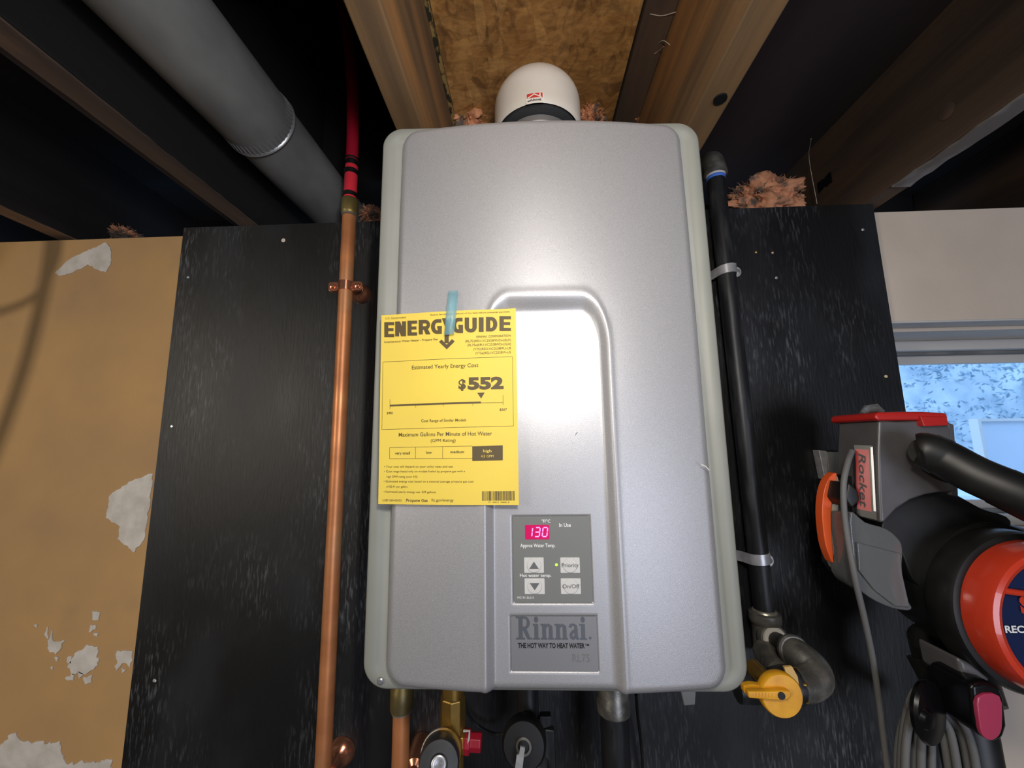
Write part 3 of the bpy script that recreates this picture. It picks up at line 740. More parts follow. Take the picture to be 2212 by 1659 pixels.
for a in ((0, 1, 2, 5), (5, 2, 3, 4)):
    bm.faces.new([bm.verts.new(Q[i]+Vector((0, -.0008, 0))) for i in a])
bmesh.ops.remove_doubles(bm, verts=bm.verts, dist=.0001)
t_ = obj('tape', bm, tapem, el, label='clear blue-green strip of tape')
sm = t_.modifiers.new('thick', 'SOLIDIFY'); sm.thickness = .0002

# ------------------------------------------------------------------ white flue elbow
EX, EY, EZ, ER = .0235, .528, .489, .0635
elb = thing('flue_elbow', (EX, EY, .355), 'white round flue elbow on top of the water heater', 'vent')
prof = [(ER*.95, .4465-EZ), (ER*.985, .450-EZ), (ER, .458-EZ), (ER, -.012)]+[(ER*math.cos(math.radians(a)), ER*.79*math.sin(math.radians(a))) for a in range(0, 91, 6)]
bm = LATHE((EX, EY, EZ), (0, 0, 1), prof, 64, cap=False)
tube(bm, [(EX, EY, EZ-.012), (EX, EY+.10, EZ-.012), (EX, .92, EZ-.012)], ER*.78, 64)
obj('shell', bm, whitep, elb)
obj('gasket', LATHE((EX, EY, .440), (0, 0, 1), [(.050, 0), (.0570, .004), (.0592, .030), (.03, .031)], 48), mat('gasket_grey', rgb(52, 54, 56), .4), elb)
obj('flue_collar', LATHE((EX, EY, .364), (0, 0, 1), [(.052, 0), (.052, .012), (.047, .014), (.047, .062), (.051, .066), (.051, .074), (.046, .077), (.046, .085)], 48), ductb, elb)
ZS = at(1155, 211, EY-ER).z; HS = (at(1155, 200, EY-ER).z-at(1155, 223, EY-ER).z)/2/.0092; AZS = math.asin((at(1155, 211, EY-ER).x-EX)/ER)
def dome_fn(off):
    def fn(u, v):
        az = AZS+u/ER; v = v*HS+ZS-EZ; r = ER+off
        if v <= 0: return Vector((EX+r*math.sin(az), EY-r*math.cos(az), EZ+v))
        e = v/ER
        return Vector((EX+r*math.sin(az)*math.cos(e), EY-r*math.cos(az)*math.cos(e), EZ+r*.79*math.sin(e)))
    return fn
bm = bmesh.new(); df = dome_fn(.0003); n = 8; sw, sh = .0115, .0092
V = [[bm.verts.new(df(-sw+2*sw*i/n, -sh+2*sh*j/n)) for i in range(n+1)] for j in range(n+1)]
for j in range(n):
    for i in range(n): bm.faces.new((V[j][i], V[j][i+1], V[j+1][i+1], V[j+1][i]))
stk = obj('sticker', bm, mat('sticker_white', rgb(240, 234, 222), .35), elb)
bm = bmesh.new(); df = dome_fn(.0006)
for xa in range(9):
    a = -sw+.001+(2*sw-.002)*xa/9; b = -sw+.001+(2*sw-.002)*(xa+1)/9; quad(bm, df, a, 0.0, b, .0080)
obj('sticker_red_block', bm, redink, stk, smooth=False)
bm = bmesh.new(); df = dome_fn(.0009); sh_ = .0009
band(bm, df, [(-.0092, .0002), (-.0005, .0060), (.0088, .0002)], .0020); quad(bm, df, .0062, .0020, .0080, .0070)
obj('sticker_house', bm, bpy.data.materials['sticker_white'], stk, smooth=False)
bm = bmesh.new(); text_bm(bm, 'ubbink', df, 0, -.0058, .0038, .019, align='C', bold=.02, shear=.35)
obj('sticker_lettering', bm, blackink, stk, smooth=False)

# ------------------------------------------------------------------ round metal duct
d0, d1 = Vector((-.420, -1.0, .458)), Vector((-.3790, .90, .4765))
dp = lambda y: d0.lerp(d1, (y+1.0)/1.9)
bm = bmesh.new(); tube(bm, [dp(-1.0)]+[dp(-.9+.05*i) for i in range(28)]+[dp(.500), dp(.506)], [.0515]*31, 48) if False else tube(bm, [dp(-1.0+1.506*i/30) for i in range(31)], .0517, 48)
duct = obj('round_duct', bm, ductm); tag(duct, 'round grey sheet-metal duct hung in the joist bay at left', 'duct')
obj('duct_section', TUBE([dp(.50+.38*i/8) for i in range(9)], .0500, 48), ductm, duct)
bm = bmesh.new()
ax = (d1-d0).normalized(); lathe(bm, dp(.506), ax, [(.0505, 0), (.0528, .0012), (.0540, .0035), (.0528, .006), (.0505, .0072)], 48)
obj('duct_bead', bm, ductb, duct)
bm = bmesh.new()
u_ = Vector((1, 0, 0)); u_ = (u_-ax*u_.dot(ax)).normalized(); v_ = ax.cross(u_)
for k in range(48):
    a = k*2*math.pi/48; dr = u_*math.cos(a)+v_*math.sin(a); tube(bm, [dp(.492)+dr*.0512, dp(.505)+dr*.0528], .0011, 6)
obj('crimps', bm, ductm, duct, kind='stuff')

# ------------------------------------------------------------------ copper pipe left of the heater with its red tube
PX, PY = -.2885, .600
cpipe = thing('copper_pipe', (PX, PY, -1.1), 'tall copper pipe on black plywood left of the heater', 'pipe')
obj('tube', TUBE([(PX+.0015, PY, -1.1), (PX+.001, PY, -.5), (PX, PY, .0), (PX-.001, PY, .375)], .0109, 32), copper, cpipe)
zb = at(754, 463, PY).z
obj('coupling', LATHE((PX-.001, PY, zb), (0, 0, 1), [(.0112, -.002), (.0130, .0), (.0135, .003), (.0135, .024), (.0125, .026), (.0105, .027)], 32), obrass, cpipe, label='dull brass coupling')
obj('solder_ring', LATHE((PX-.001, PY, zb-.0035), (0, 0, 1), [(.0110, 0), (.0123, .001), (.0123, .003), (.0110, .004)], 32), solder, cpipe)
PY2 = .600
zs = {k: at(758, k, PY2).z for k in (430, 415, 410, 375, 365, 350, 340)}
rt = thing('red_water_tube', (PX, PY2, zb+.026), 'red plastic water tube rising from the copper pipe into the joists', 'tube')
px1 = at(759, 370, PY2).x
obj('sleeve', LATHE((px1, PY2, zs[430]-.004), (0, 0, 1), [(.0105, 0), (.0105, zs[365]-zs[430]+.008)], 32), redsleeve, rt)
for a, b in ((415, 430 if False else 418), (365, 378 if False else 375)):
    pass
for za, h_ in ((at(758, 427, PY2).z, .0075), (at(759, 379, PY2).z, .0085)):
    obj('crimp_ring', LATHE((px1, PY2, za), (0, 0, 1), [(.0108, 0), (.0117, .0005), (.0117, h_-.0005), (.0108, h_)], 32), blackm, rt)
z3 = at(760, 360, PY2).z
obj('crimp_collar', LATHE((px1, PY2, z3), (0, 0, 1), [(.0090, -.004), (.0098, 0), (.0098, .011), (.0110, .012), (.0112, .014), (.0100, .015)], 32), blackm, rt)
za = at(761, 344, PY2).z
pts = spline([(px1, PY2, za-.004), at(762, 290, .600), at(762, 220, .600), at(759, 150, .600), at(751, 80, .598), at(738, 10, .594), at(720, -60, .588)], 6)
obj('tube', TUBE(pts, .0100, 28), redp, rt)

def clamp(px, py, pipe_x, pipe_y, r, mt, label, group=None, ears=True):
    p = at(px, py, pipe_y-r)
    t = thing('pipe_hanger', (pipe_x, .641, p.z-.02), label, 'pipe clamp', group)
    z = p.z; bm = bmesh.new()
    h = .0075
    # band around the pipe
    n = 28; ri, ro = r+.0002, r+.0020
    vs = []
    for k in range(n+1):
        a = math.pi*2*k/n
        vs.append([bm.verts.new((pipe_x+math.cos(a)*q, pipe_y+math.sin(a)*q, z+s*h)) for q, s in ((ri, -1), (ro, -1), (ro, 1), (ri, 1))])
    for k in range(n):
        for j in range(4): bm.faces.new((vs[k][j], vs[k][(j+1) % 4], vs[k+1][(j+1) % 4], vs[k+1][j]))
    obj('band', bm, mt, t)
    for s in (-1, 1):
        bm = bmesh.new(); x0 = pipe_x+s*(r+.0005); x1 = pipe_x+s*(r+.0165)
        plate(bm, rrect(min(x0, x1), max(x0, x1), z-h, z+h, .003, 4), pipe_y-.004, pipe_y-.0012)
        plate(bm, rrect(min(x0, x1), max(x0, x1), z-h, z+h, .003, 4), pipe_y+.0008, pipe_y+.0030)
        e = obj('ear', bm, mt, t, bevel=.0006)
        obj('clamp_screw', LATHE(((x0+x1)/2+s*.001, pipe_y-.004, z), (0, -1, 0), [(.0044, 0), (.0044, .001), (.0036, .0028), (.0014, .0036)], 20), mt, e)
    return t, z
t, z = clamp(752, 614, PX-.0005, PY, .0109, bcopper, 'copper two-ear clamp holding the tall copper pipe, upper left of heater')
# the bell base behind and right of the clamp
def bell(t, x, z, r=.0155):
    obj('bell_base', LATHE((x, .6405, z), (0, -1, 0), [(r, 0), (r*1.02, .002), (r*.93, .007), (r*.7, .012), (r*.45, .015), (r*.36, .020), (r*.36, .034)], 40), bcopper, t)
p = at(777, 632, .633); bell(t, p.x, p.z, .0165)
t = thing('pipe_hanger', (PX+.02, .641, -.41), 'copper bell hanger behind the foot of the tall copper pipe', 'pipe clamp')
p = at(733, 1632, .632); bell(t, p.x, p.z, .0195)
bm = bmesh.new(); tube(bm, [(p.x, .612, p.z), (PX+.006, PY+.002, p.z)], .004, 12); obj('hanger_arm', bm, bcopper, t)

# short copper stub under the heater
SX = at(866, 1600, .52).x; SY = .52
st = thing('copper_stub_pipe', (SX, SY, -1.1), 'short copper pipe with brass adapter under the heater bottom left corner', 'pipe')
obj('tube', TUBE([(SX, SY, -1.1), (SX, SY, at(866, 1530, SY).z)], .0101, 28), copper, st)
zt = at(866, 1530, SY).z
obj('adapter', LATHE((SX, SY, zt), (0, 0, 1), [(.0108, -.003), (.0135, .0), (.0137, .010), (.0137, .022), (.0115, .026), (.0115, .075)], 32), obrass, st, label='dull brass adapter')
obj('solder_ring', LATHE((SX, SY, zt-.0045), (0, 0, 1), [(.0103, 0), (.0118, .001), (.0120, .004), (.0105, .005)], 28), solder, st)
t = thing('pipe_hanger', (SX+.015, .641, -.42), 'copper bell hanger behind the short copper pipe under the heater', 'pipe clamp')
p = at(897, 1634, .60); 
obj('bell_base', LATHE((p.x, .6405, p.z*1.03), (0, -1, 0), [(.0165, 0), (.0168, .002), (.0158, .012), (.0145, .03), (.012, .042), (.006, .046), (.0055, .075)], 40), bcopper, t)
obj('hanger_arm', TUBE([(p.x, .570, p.z*1.03), (SX+.006, SY+.004, p.z*1.03)], .004, 12), bcopper, t)

# brass service valve
VY = .50
bv = thing('brass_service_valve', tuple(at(970, 1659, VY)), 'brass service valve with red cap hanging under the heater', 'valve')
a, b, c = at(979, 1505, VY), at(978, 1570, VY), at(976, 1612, VY)
bm = bmesh.new(); tube(bm, [a+Vector((0, 0, .03)), a, b, c, c+Vector((0, 0, -.06))], [.0125, .0125, .0125, .0135, .0135], 32)
obj('valve_body', bm, brass, bv)
bm = bmesh.new(); lathe(bm, b+Vector((0, 0, -.004)), (0, 0, 1), [(.0128, 0), (.0145, .001), (.0145, .036), (.0128, .038)], 8)
obj('hex_shank', bm, brass, bv, smooth=False, bevel=.0008)
d = at(957, 1625, VY-.03)
bm = bmesh.new(); tube(bm, [c+Vector((0, 0, .006)), c.lerp(d, .5)+Vector((0, 0, .0)), d], [.0125, .017, .0195], 32); obj('valve_shoulder', bm, brass, bv)
e0 = at(952, 1628, .475); e1 = at(945, 1665, .43)
dirv = (e1-e0).normalized()
bm = LATHE(e0, dirv, [(.018, -.004), (.0213, -.002), (.0213, .002)], 40); obj('valve_rim', bm, ptape, bv)
bm = LATHE(e0, dirv, [(.0195, .0), (.0205, .002), (.0205, .026), (.0190, .031), (.0100, .0325), (.0090, .0325), (.0090, .028), (.0040, .028)], 44)
obj('end_cap', bm, mat('cap_grey', rgb(44, 45, 48), .5, 0, rgb(60, 62, 64), (40, 40, 40)), bv, label='round dark grey cap')
bm = LATHE(e0+dirv*.0326, dirv, [(.0075, 0), (.0065, .0006), (.0055, .0006), (.0045, 0)], 28); obj('cap_mark', bm, zinc, bv)
n0 = at(985, 1602, VY); n1 = at(1004, 1600, VY)
obj('side_nut', LATHE(n0, n1-n0, [(.0125, 0), (.0125, .010), (.011, .011), (.011, .016), (.009, .017)], 8), brass, bv, smooth=False, bevel=.0008)
r0 = at(1004, 1601, VY)
obj('red_cap', LATHE(r0, (1, 0, -.05), [(.0110, 0), (.0125, .001), (.0125, .006), (.0095, .007), (.0095, .018), (.0085, .019)], 8), redp, bv, smooth=False, bevel=.0008, label='small red cap')
bm = bmesh.new(); tube(bm, [at(1001, 1579, VY-.006), at(1014, 1579, VY-.006), at(1013, 1595, VY-.008), at(1008, 1612, VY-.010)], .0014, 8); obj('cap_tether', bm, ptape, bv)

# dark valve in the shade
DY = .53
dv = thing('dark_drain_valve', tuple(at(1140, 1659, DY)), 'dark valve with round cap and pale tag in shade under the heater', 'valve')
q = at(1140, 1510, DY)
obj('valve_stem', TUBE([q+Vector((0, 0, .03)), q+Vector((0, 0, -.05)), at(1152, 1640, DY), at(1160, 1720, DY)], [.013, .013, .019, .019], 24), gasblack, dv)
q0 = at(1133, 1598, .50); dq = (at(1128, 1640, .46)-q0).normalized()
obj('valve_cap', LATHE(q0, dq, [(.024, -.005), (.0245, 0), (.0245, .010), (.022, .014), (.006, .015)], 40), blackm, dv)
obj('cap_ring', LATHE(q0+dq*.0145, dq, [(.0085, 0), (.0085, .002), (.0062, .002), (.0062, 0)], 24), iron, dv)
obj('tag_strip', pxplate([(1124, 1613), (1134, 1616), (1128, 1665), (1112, 1665), (1116, 1632), (1121, 1631)], .475, .477), zinc, dv, smooth=False, label='pale tag strip')
obj('side_lever', pxplate([(1166, 1548), (1190, 1548), (1190, 1570), (1176, 1574), (1168, 1590), (1160, 1590)], .52, .53), gasblack, dv, bevel=.001)
obj('side_arm', pxplate([(1176, 1576), (1198, 1578), (1202, 1665), (1178, 1665)], .525, .535), gasblack, dv, bevel=.002)
# gas inlet pipe under the heater
GX = at(1329, 1600, .55).x; GY = .55
gi = thing('iron_drop_pipe', (GX, GY, -1.1), 'black iron pipe with union collar under the heater right half', 'pipe')
obj('tube', TUBE([(GX, GY, -1.1), (GX, GY, -.225)], .0172, 32), gasblack, gi)
zz = at(1326, 1556, GY-.018).z
obj('union_collar', LATHE((GX, GY, zz), (0, 0, 1), [(.0176, -.003), (.0205, 0), (.0205, .012), (.0190, .015), (.0190, .040)], 32), iron, gi)
c_ = obj('thin_black_cable', TUBE(spline([at(1374, 1500, .58), at(1378, 1550, .60), at(1384, 1600, .62), at(1392, 1700, .63)], 5), .0020, 8), blackm)
tag(c_, 'thin black cable hanging straight beside the iron drop pipe', 'cable')
c_ = obj('curved_black_cable', TUBE(spline([at(1000, 1500, .60), at(1010, 1540, .61), at(1030, 1566, .62), at(1070, 1586, .62), at(1110, 1575, .60), at(1140, 1540, .57)], 5), .0022, 8), gasblack)
tag(c_, 'black cable looping from the heater to the dark valve', 'cable')
tb = obj('hanging_tab', pxplate([(1470, 1490), (1504, 1490), (1502, 1523), (1478, 1525)], .56, .565), bodym, heater, bevel=.001); 

# ------------------------------------------------------------------ black gas pipe on the right
G0, G1 = at(1546, 385, .612), at(1651, 1318, .612)
G0.y = G1.y = .612
gp = thing('gas_pipe', tuple(G1), 'long black iron gas pipe on plywood right of the heater', 'pipe')
obj('tube', TUBE([G1, G0.lerp(G1, .5), G0], .0135, 32), gasblack, gp)
obj('blue_tape_ring', LATHE(G0-Vector((0, 0, .004)), (0, 0, 1), [(.0137, 0), (.0142, .001), (.0142, .008), (.0137, .009)], 28), bluet, gp, label='blue ring at the pipe top')
obj('sealant_ring', LATHE(G0+Vector((0, 0, .003)), (0, 0, 1), [(.0138, -.003), (.0150, .001), (.0148, .006), (.0138, .007)], 28), ptape, gp)
obj('top_fitting', TUBE(spline([G0+Vector((0, 0, .006)), G0+Vector((0, 0, .018)), G0+Vector((-.001, .004, .032)), G0+Vector((-.002, .022, .042)), G0+Vector((-.002, .05, .044))], 5), [.0172]*6+[.0165]*15, 28), iron, gp)
rim = LATHE(G0+Vector((0, 0, .004)), (0, 0, 1), [(.0165, 0), (.0182, .001), (.0182, .006), (.0165, .008)], 28); obj('fitting_rim', rim, iron, gp)
def strap(px, py, label, ex, ey):
    E_ = at(ex, ey, .6378)
    p = at(px, py, .598); c = G0.lerp(G1, (G0.z-p.z)/(G0.z-G1.z)); z = p.z
    t = thing('pipe_strap', (c.x, .641, z-.01), label, 'pipe strap'); h = .0072; r = .0139
    path = [(-.040, .6385), (-.030, .6385), (-.022, .634), (-.0165, .622)]+[(math.cos(a)*r, .612-math.sin(a)*r) for a in [math.radians(d) for d in (165, 140, 115, 90, 65, 40, 15, -10)]]+[(.0150, .630), (.0165, .6385), (E_.x-c.x-.004, .6390)]
    bm = bmesh.new(); R = []
    for i, (x, y) in enumerate(path):
        a = path[max(i-1, 0)]; b = path[min(i+1, len(path)-1)]; dx, dy = b[0]-a[0], b[1]-a[1]; l = math.hypot(dx, dy); nx, ny = dy/l*.0014, -dx/l*.0014
        zz = z+x*.10 if x <= .0165 else E_.z
        R.append([bm.verts.new((c.x+x+nx*s, y+ny*s, zz+q*h)) for s, q in ((0, -1), (1, -1), (1, 1), (0, 1))])
    for i in range(len(R)-1):
        for j in range(4): bm.faces.new((R[i][j], R[i][(j+1) % 4], R[i+1][(j+1) % 4], R[i+1][j]))
    bm.faces.new(R[0][::-1]); bm.faces.new(R[-1])
    obj('strap_band', bm, zinc, t)
    bm = bmesh.new(); plate(bm, [(E_.x+math.cos(a)*.0078, E_.z+math.sin(a)*.0088) for a in [k*2*math.pi/24 for k in range(24)]], .6375, .6400)
    e = obj('strap_ear', bm, zinc, t, bevel=.0004)
    obj('screw', LATHE((E_.x+.0015, .6376, E_.z), (0, -1, 0), [(.0040, 0), (.0038, .0012), (.0020, .0018)], 18), ductb, e)
strap(1567, 578, 'white metal strap holding the gas pipe near its top', 1591, 587)
strap(1628, 1210, 'white metal strap holding the gas pipe near its lower end', 1660, 1211)

# gas fittings: tee, nipple, elbow, valve
gf = thing('gas_pipe_fittings', tuple(at(1680, 1480, .58)), 'grey iron tee and elbow at the foot of the gas pipe', 'pipe fitting')
T0 = Vector((G1.x, .612, G1.z))
Tb = at(1652, 1400, .605)
zt_ = T0.z-Tb.z
bm = LATHE((T0.x, .612, T0.z-.066), (0, 0, 1), [(.0175, 0), (.0178, .02), (.0175, .048), (.0200, .051), (.0208, .056), (.0200, .063), (.0165, .0645)], 36)
obj('tee_body', bm, iron, gf)
obj('sealant_ring', LATHE((T0.x, .612, T0.z-.002), (0, 0, 1), [(.0136, 0), (.0160, .0006), (.0150, .003), (.0136, .004)], 32), solder, gf)
t1 = at(1672, 1381, .595); t2 = at(1722, 1408, .545)
dv_ = (t2-t1).normalized()
bm = LATHE(t1-dv_*.022, dv_, [(.0160, 0), (.0165, .010), (.0188, .013), (.0192, .020), (.0180, .0245), (.0140, .025)], 36)
obj('tee_outlet', bm, iron, gf)
obj('outlet_sealant', LATHE(t1+dv_*.0035, dv_, [(.0135, -.001), (.0158, 0), (.0148, .002), (.0110, .003)], 32), ptape, gf)
obj('nipple', TUBE([t1, t2], .0106, 28), gasblack, gf)
e1_, e2_, e3_ = at(1728, 1418, .540), at(1772, 1452, .525), at(1752, 1478, .515)
pth = spline([at(1712, 1405, .548), at(1730, 1420, .538), at(1752, 1440, .529), at(1760, 1462, .520), at(1742, 1478, .514), at(1718, 1481, .510)], 6)
obj('elbow', TUBE(pth, [.0165+.0022*math.sin(math.pi*i/(len(pth)-1)) for i in range(len(pth))], 32), iron, gf)
obj('elbow_rim', LATHE(pth[0]-dv_*.002, dv_, [(.0150, 0), (.0180, .001), (.0183, .006), (.0165, .008)], 32), iron, gf)
lowr = spline([at(1655, 1405, .598), at(1672, 1432, .575), at(1690, 1460, .545)], 5)
obj('lower_bend', TUBE(lowr, [.017]*len(lowr), 28), iron, gf)

gv = thing('gas_shutoff_valve', tuple(at(1680, 1500, .50)), 'gas shut-off valve with yellow lever handle at lower right of heater', 'valve')
obj('valve_body', TUBE([at(1722, 1480, .512), at(1700, 1480, .512), at(1680, 1482, .512), at(1640, 1484, .512), at(1590, 1486, .512)], [.0190, .0200, .0185, .0165, .0150], 12), gasblack, gv)
obj('hex_collar', LATHE(at(1728, 1480, .512), (-1, 0, 0), [(.0175, 0), (.0195, .002), (.0195, .012), (.0170, .014)], 6), brass, gv, smooth=False, bevel=.001)
obj('valve_label', pxplate([(1694, 1441), (1712, 1440), (1724, 1462), (1728, 1486), (1716, 1484), (1700, 1462)], .488, .492), ivory, gv, bevel=.0008, label='pale yellow tag on valve body')
hc = at(1680, 1494, .468); dh = Vector((0, -1, .02)).normalized()
obj('valve_stem', TUBE([hc+Vector((0, .045, 0)), hc+Vector((0, .006, 0))], .009, 20), brass, gv)
hb = LATHE(hc, dh, [(.0150, -.004), (.0205, -.002), (.0213, 0), (.0213, .006), (.0200, .008), (.0, .0085)], 48)
hd = obj('handle', hb, yellow, gv, label='round yellow handle')
bm = pxplate([(1616, 1494), (1660, 1494), (1690, 1492), (1708, 1494), (1711, 1503), (1704, 1512), (1680, 1514), (1618, 1509)], .4535, .4600)
obj('handle_grip', bm, yellow, hd, bevel=.0015)
bm = pxplate([(1606, 1482), (1625, 1479), (1650, 1482), (1664, 1480), (1664, 1500), (1650, 1506), (1608, 1498)], .4640, .4720)
obj('handle_tail', bm, yellow, hd, bevel=.0015)
q = at(1688, 1503, .4532)
obj('pivot_hole', LATHE(q, (0, -1, 0), [(.0036, 0), (.0036, .0006), (.0, .0006)], 20), blackm, hd)
bm = bmesh.new()
for i in range(6):
    x, z = at(1632+i*7, 1501, .4532).x, at(1632, 1502, .4532).z; tube(bm, [(x, .4533, z-.002), (x+.0008, .4533, z+.002)], .0004, 6)
obj('handle_ridges', bm, yellow, hd, kind='stuff')

# ------------------------------------------------------------------ stick vacuum
vac = thing('stick_vacuum', tuple(at(2100, 1640, .5)), 'grey, black and orange-red stick vacuum hanging at right by the window', 'vacuum')
canp = [(1899, 908), (1940, 910), (1995, 908), (2048, 912), (2055, 930), (2060, 1000), (2062, 1064), (2030, 1064), (2000, 1069), (1968, 1080), (1938, 1100), (1912, 1128), (1903, 1130), (1899, 1060), (1897, 980)]
obj('dust_cup', pxplate(canp, .470, .530), vgrey, vac, bevel=.006, seg=4)
obj('cup_side', pxplate([(1886, 905), (1905, 906), (1908, 1130), (1880, 1105)], .486, .535), vblack, vac, bevel=.004)
obj('cup_edge', pxplate([(2046, 912), (2062, 916), (2068, 1000), (2072, 1075), (2052, 1070)], .482, .530), vgrey, vac, bevel=.002)
obj('lid', pxplate([(1896, 890), (1950, 889), (1995, 889), (2047, 892), (2050, 908), (1990, 908), (1896, 909), (1890, 900)], .466, .535), vred, vac, bevel=.003, label='red dust cup lid')
obj('lid_latch', pxplate([(1988, 899), (2046, 900), (2050, 919), (1996, 921)], .4635, .475), vred, vac, bevel=.001)
obj('lid_knob', TUBE([at(1862, 893, .53), at(1872, 884, .53), at(1892, 881, .53), at(1906, 890, .53)], [.003, .0055, .0055, .003], 16), smoke, vac)
# name label on the side of the cup
A_, B_, C_, D_ = at(1846, 964, .487), at(1886, 966, .475), at(1894, 1120, .475), at(1850, 1110, .487)
def lab_fn(off):
    def fn(u, v):
        p = A_.lerp(B_, u).lerp(D_.lerp(C_, u), v); return p+Vector((-1, -1.0, 0)).normalized()*off
    return fn
def slab(bm, u0, v0, u1, v1, o0, o1):
    a, b = lab_fn(o0), lab_fn(o1)
    vs = [bm.verts.new(f(u, v)) for f in (a, b) for u, v in ((u0, v0), (u1, v0), (u1, v1), (u0, v1))]
    for q in ((0, 1, 2, 3), (7, 6, 5, 4), (0, 4, 5, 1), (1, 5, 6, 2), (2, 6, 7, 3), (3, 7, 4, 0)): bm.faces.new([vs[i] for i in q])
bm = bmesh.new(); slab(bm, -.02, -.02, 1, 1.02, -.003, .0006); vb = obj('name_plate', bm, blackgloss, vac, smooth=False)
bm = bmesh.new(); slab(bm, .05, .04, .78, .92, .0004, .0014); obj('red_plate', bm, vlabel, vb, smooth=False)
bm = bmesh.new(); slab(bm, .88, .0, 1.0, .9, .0004, .0030); obj('chrome_edge', bm, ductb, vb, smooth=False)
bm = bmesh.new(); lf = lab_fn(.0030)
text_bm(bm, 'Rocket', lambda u, v: lf(.22+(v/1.0), .10+u), 0, 0, .38, .78, bold=.01, shear=.2)
for v in bm.verts: pass
obj('lettering', bm, blackink, vb, smooth=False)
# handle
h0, h1, h2 = at(2005, 975, .440), at(2110, 1028, .418), at(2240, 1085, .395)
obj('handle', TUBE(spline([h0-Vector((.004, -.004, 0)), h0, at(2040, 990, .434), h1, h2, at(2330, 1150, .39), Vector((.588, .415, -.115)), Vector((.580, .455, -.150))], 5), [.012, .017, .0185, .0192, .0192]+[.0188]*31, 32), vblack, vac)
obj('handle_collar', TUBE([at(2000, 972, .445), at(2035, 988, .436)], [.0195, .0200], 32), vblack, vac)
obj('handle_grip', TUBE([at(2160, 1050, .409), at(2250, 1092, .394)], [.0194, .0198], 32), blackm, vac)
obj('handle_socket', TUBE([at(2040, 1010, .475), at(2004, 975, .445)], [.018, .016], 24), vblack, vac)
# motor housing
MC = Vector((.503, 0, -.177))
bm = bmesh.new(); tube(bm, [at(2010, 1200, .535), at(2070, 1200, .520), at(2150, 1215, .500), at(2290, 1260, .485)], [.020, .040, .047, .048], 40)
obj('motor_cover', bm, vblack, vac)
obj('motor_dome', pxplate([(1905, 1140), (1925, 1095), (1960, 1065), (2010, 1056), (2060, 1066), (2120, 1098), (2185, 1126), (2150, 1200), (2060, 1265), (2005, 1275), (1972, 1250), (1950, 1200), (1930, 1160)], .486, .56, .9, sm=4), vblack, vac, bevel=.012, seg=5)
bm = LATHE((MC.x, .570, MC.z+.012), (0, -1, 0), [(.045, 0), (.062, .008), (.069, .030), (.070, .085), (.071, .098)], 56)
obj('motor_housing', bm, vblack, vac)
obj('motor_neck', pxplate([(1968, 1110), (2020, 1080), (2080, 1090), (2060, 1200), (2000, 1270), (1950, 1240), (1945, 1160)], .50, .575, sm=4), vblack, vac, bevel=.008, seg=3)
bm = LATHE((MC.x, .476, MC.z), (0, -1, 0), [(.0755, 0), (.0785, .004), (.0785, .026), (.0765, .030), (.0710, .032)], 72)
obj('rim_band', bm, vblack, vac)
bm = LATHE((MC.x, .446, MC.z), (0, -1, 0), [(.0715, 0), (.0712, .010), (.0700, .022), (.0680, .027), (.0640, .0285), (.0600, .0270), (.0585, .022)], 72)
rg = obj('orange_ring', bm, vorange, vac, label='glossy orange-red ring')
obj('logo_disc', LATHE((MC.x, .4265, MC.z), (0, -1, 0), [(.0590, 0), (.0585, .003), (.040, .0036), (.0, .0040)], 56), navy, rg, label='navy disc with white lettering')
for a in (150, 30, 90):
    c, s = math.cos(math.radians(a)), math.sin(math.radians(a))
    if a == 150: obj('spoke', TUBE([(MC.x+c*.062, .420, MC.z+s*.062), (MC.x+c*.030, .4205, MC.z+s*.030+.012)], .0030, 10), vorange, rg)
bm = bmesh.new(); fd = fl(.4215)
q = at(2172, 1364, .4215); text_bm(bm, 'RECHARGE', fd, q.x, q.z-.001, .0062, .050, bold=.03)
obj('lettering', bm, whiteink, rg, smooth=False)
bm = bmesh.new(); q = at(2206, 1322, .4215); text_bm(bm, 'S', fd, q.x, q.z-.001, .0150, .012, bold=.06); obj('emblem', bm, vorange, rg, smooth=False)
# lower wand with its release button
obj('lower_neck', pxplate([(2070, 1420), (2110, 1440), (2145, 1450), (2138, 1475), (2120, 1490), (2084, 1482)], .455, .50), vgrey, vac, bevel=.004)
obj('wand_head', pxplate([(2098, 1480), (2125, 1474), (2160, 1482), (2172, 1510), (2178, 1570), (2170, 1598), (2148, 1606), (2120, 1592), (2106, 1560)], .438, .480), blackgloss, vac, bevel=.004)
obj('release_button', pxplate([(2114, 1506), (2160, 1504), (2166, 1560), (2160, 1588), (2142, 1600), (2124, 1590), (2116, 1560)], .4355, .440, sm=3), pinkp, vac, bevel=.001, label='dark pink release button')
obj('wand', TUBE([at(2030, 1420, .525), at(2075, 1520, .51), at(2110, 1700, .50)], [.030, .026, .024], 28), vblack, vac)
obj('wand_socket', TUBE([at(2030, 1380, .545), at(2062, 1450, .515), at(2092, 1520, .500)], [.030, .034, .030], 32), vblack, vac)

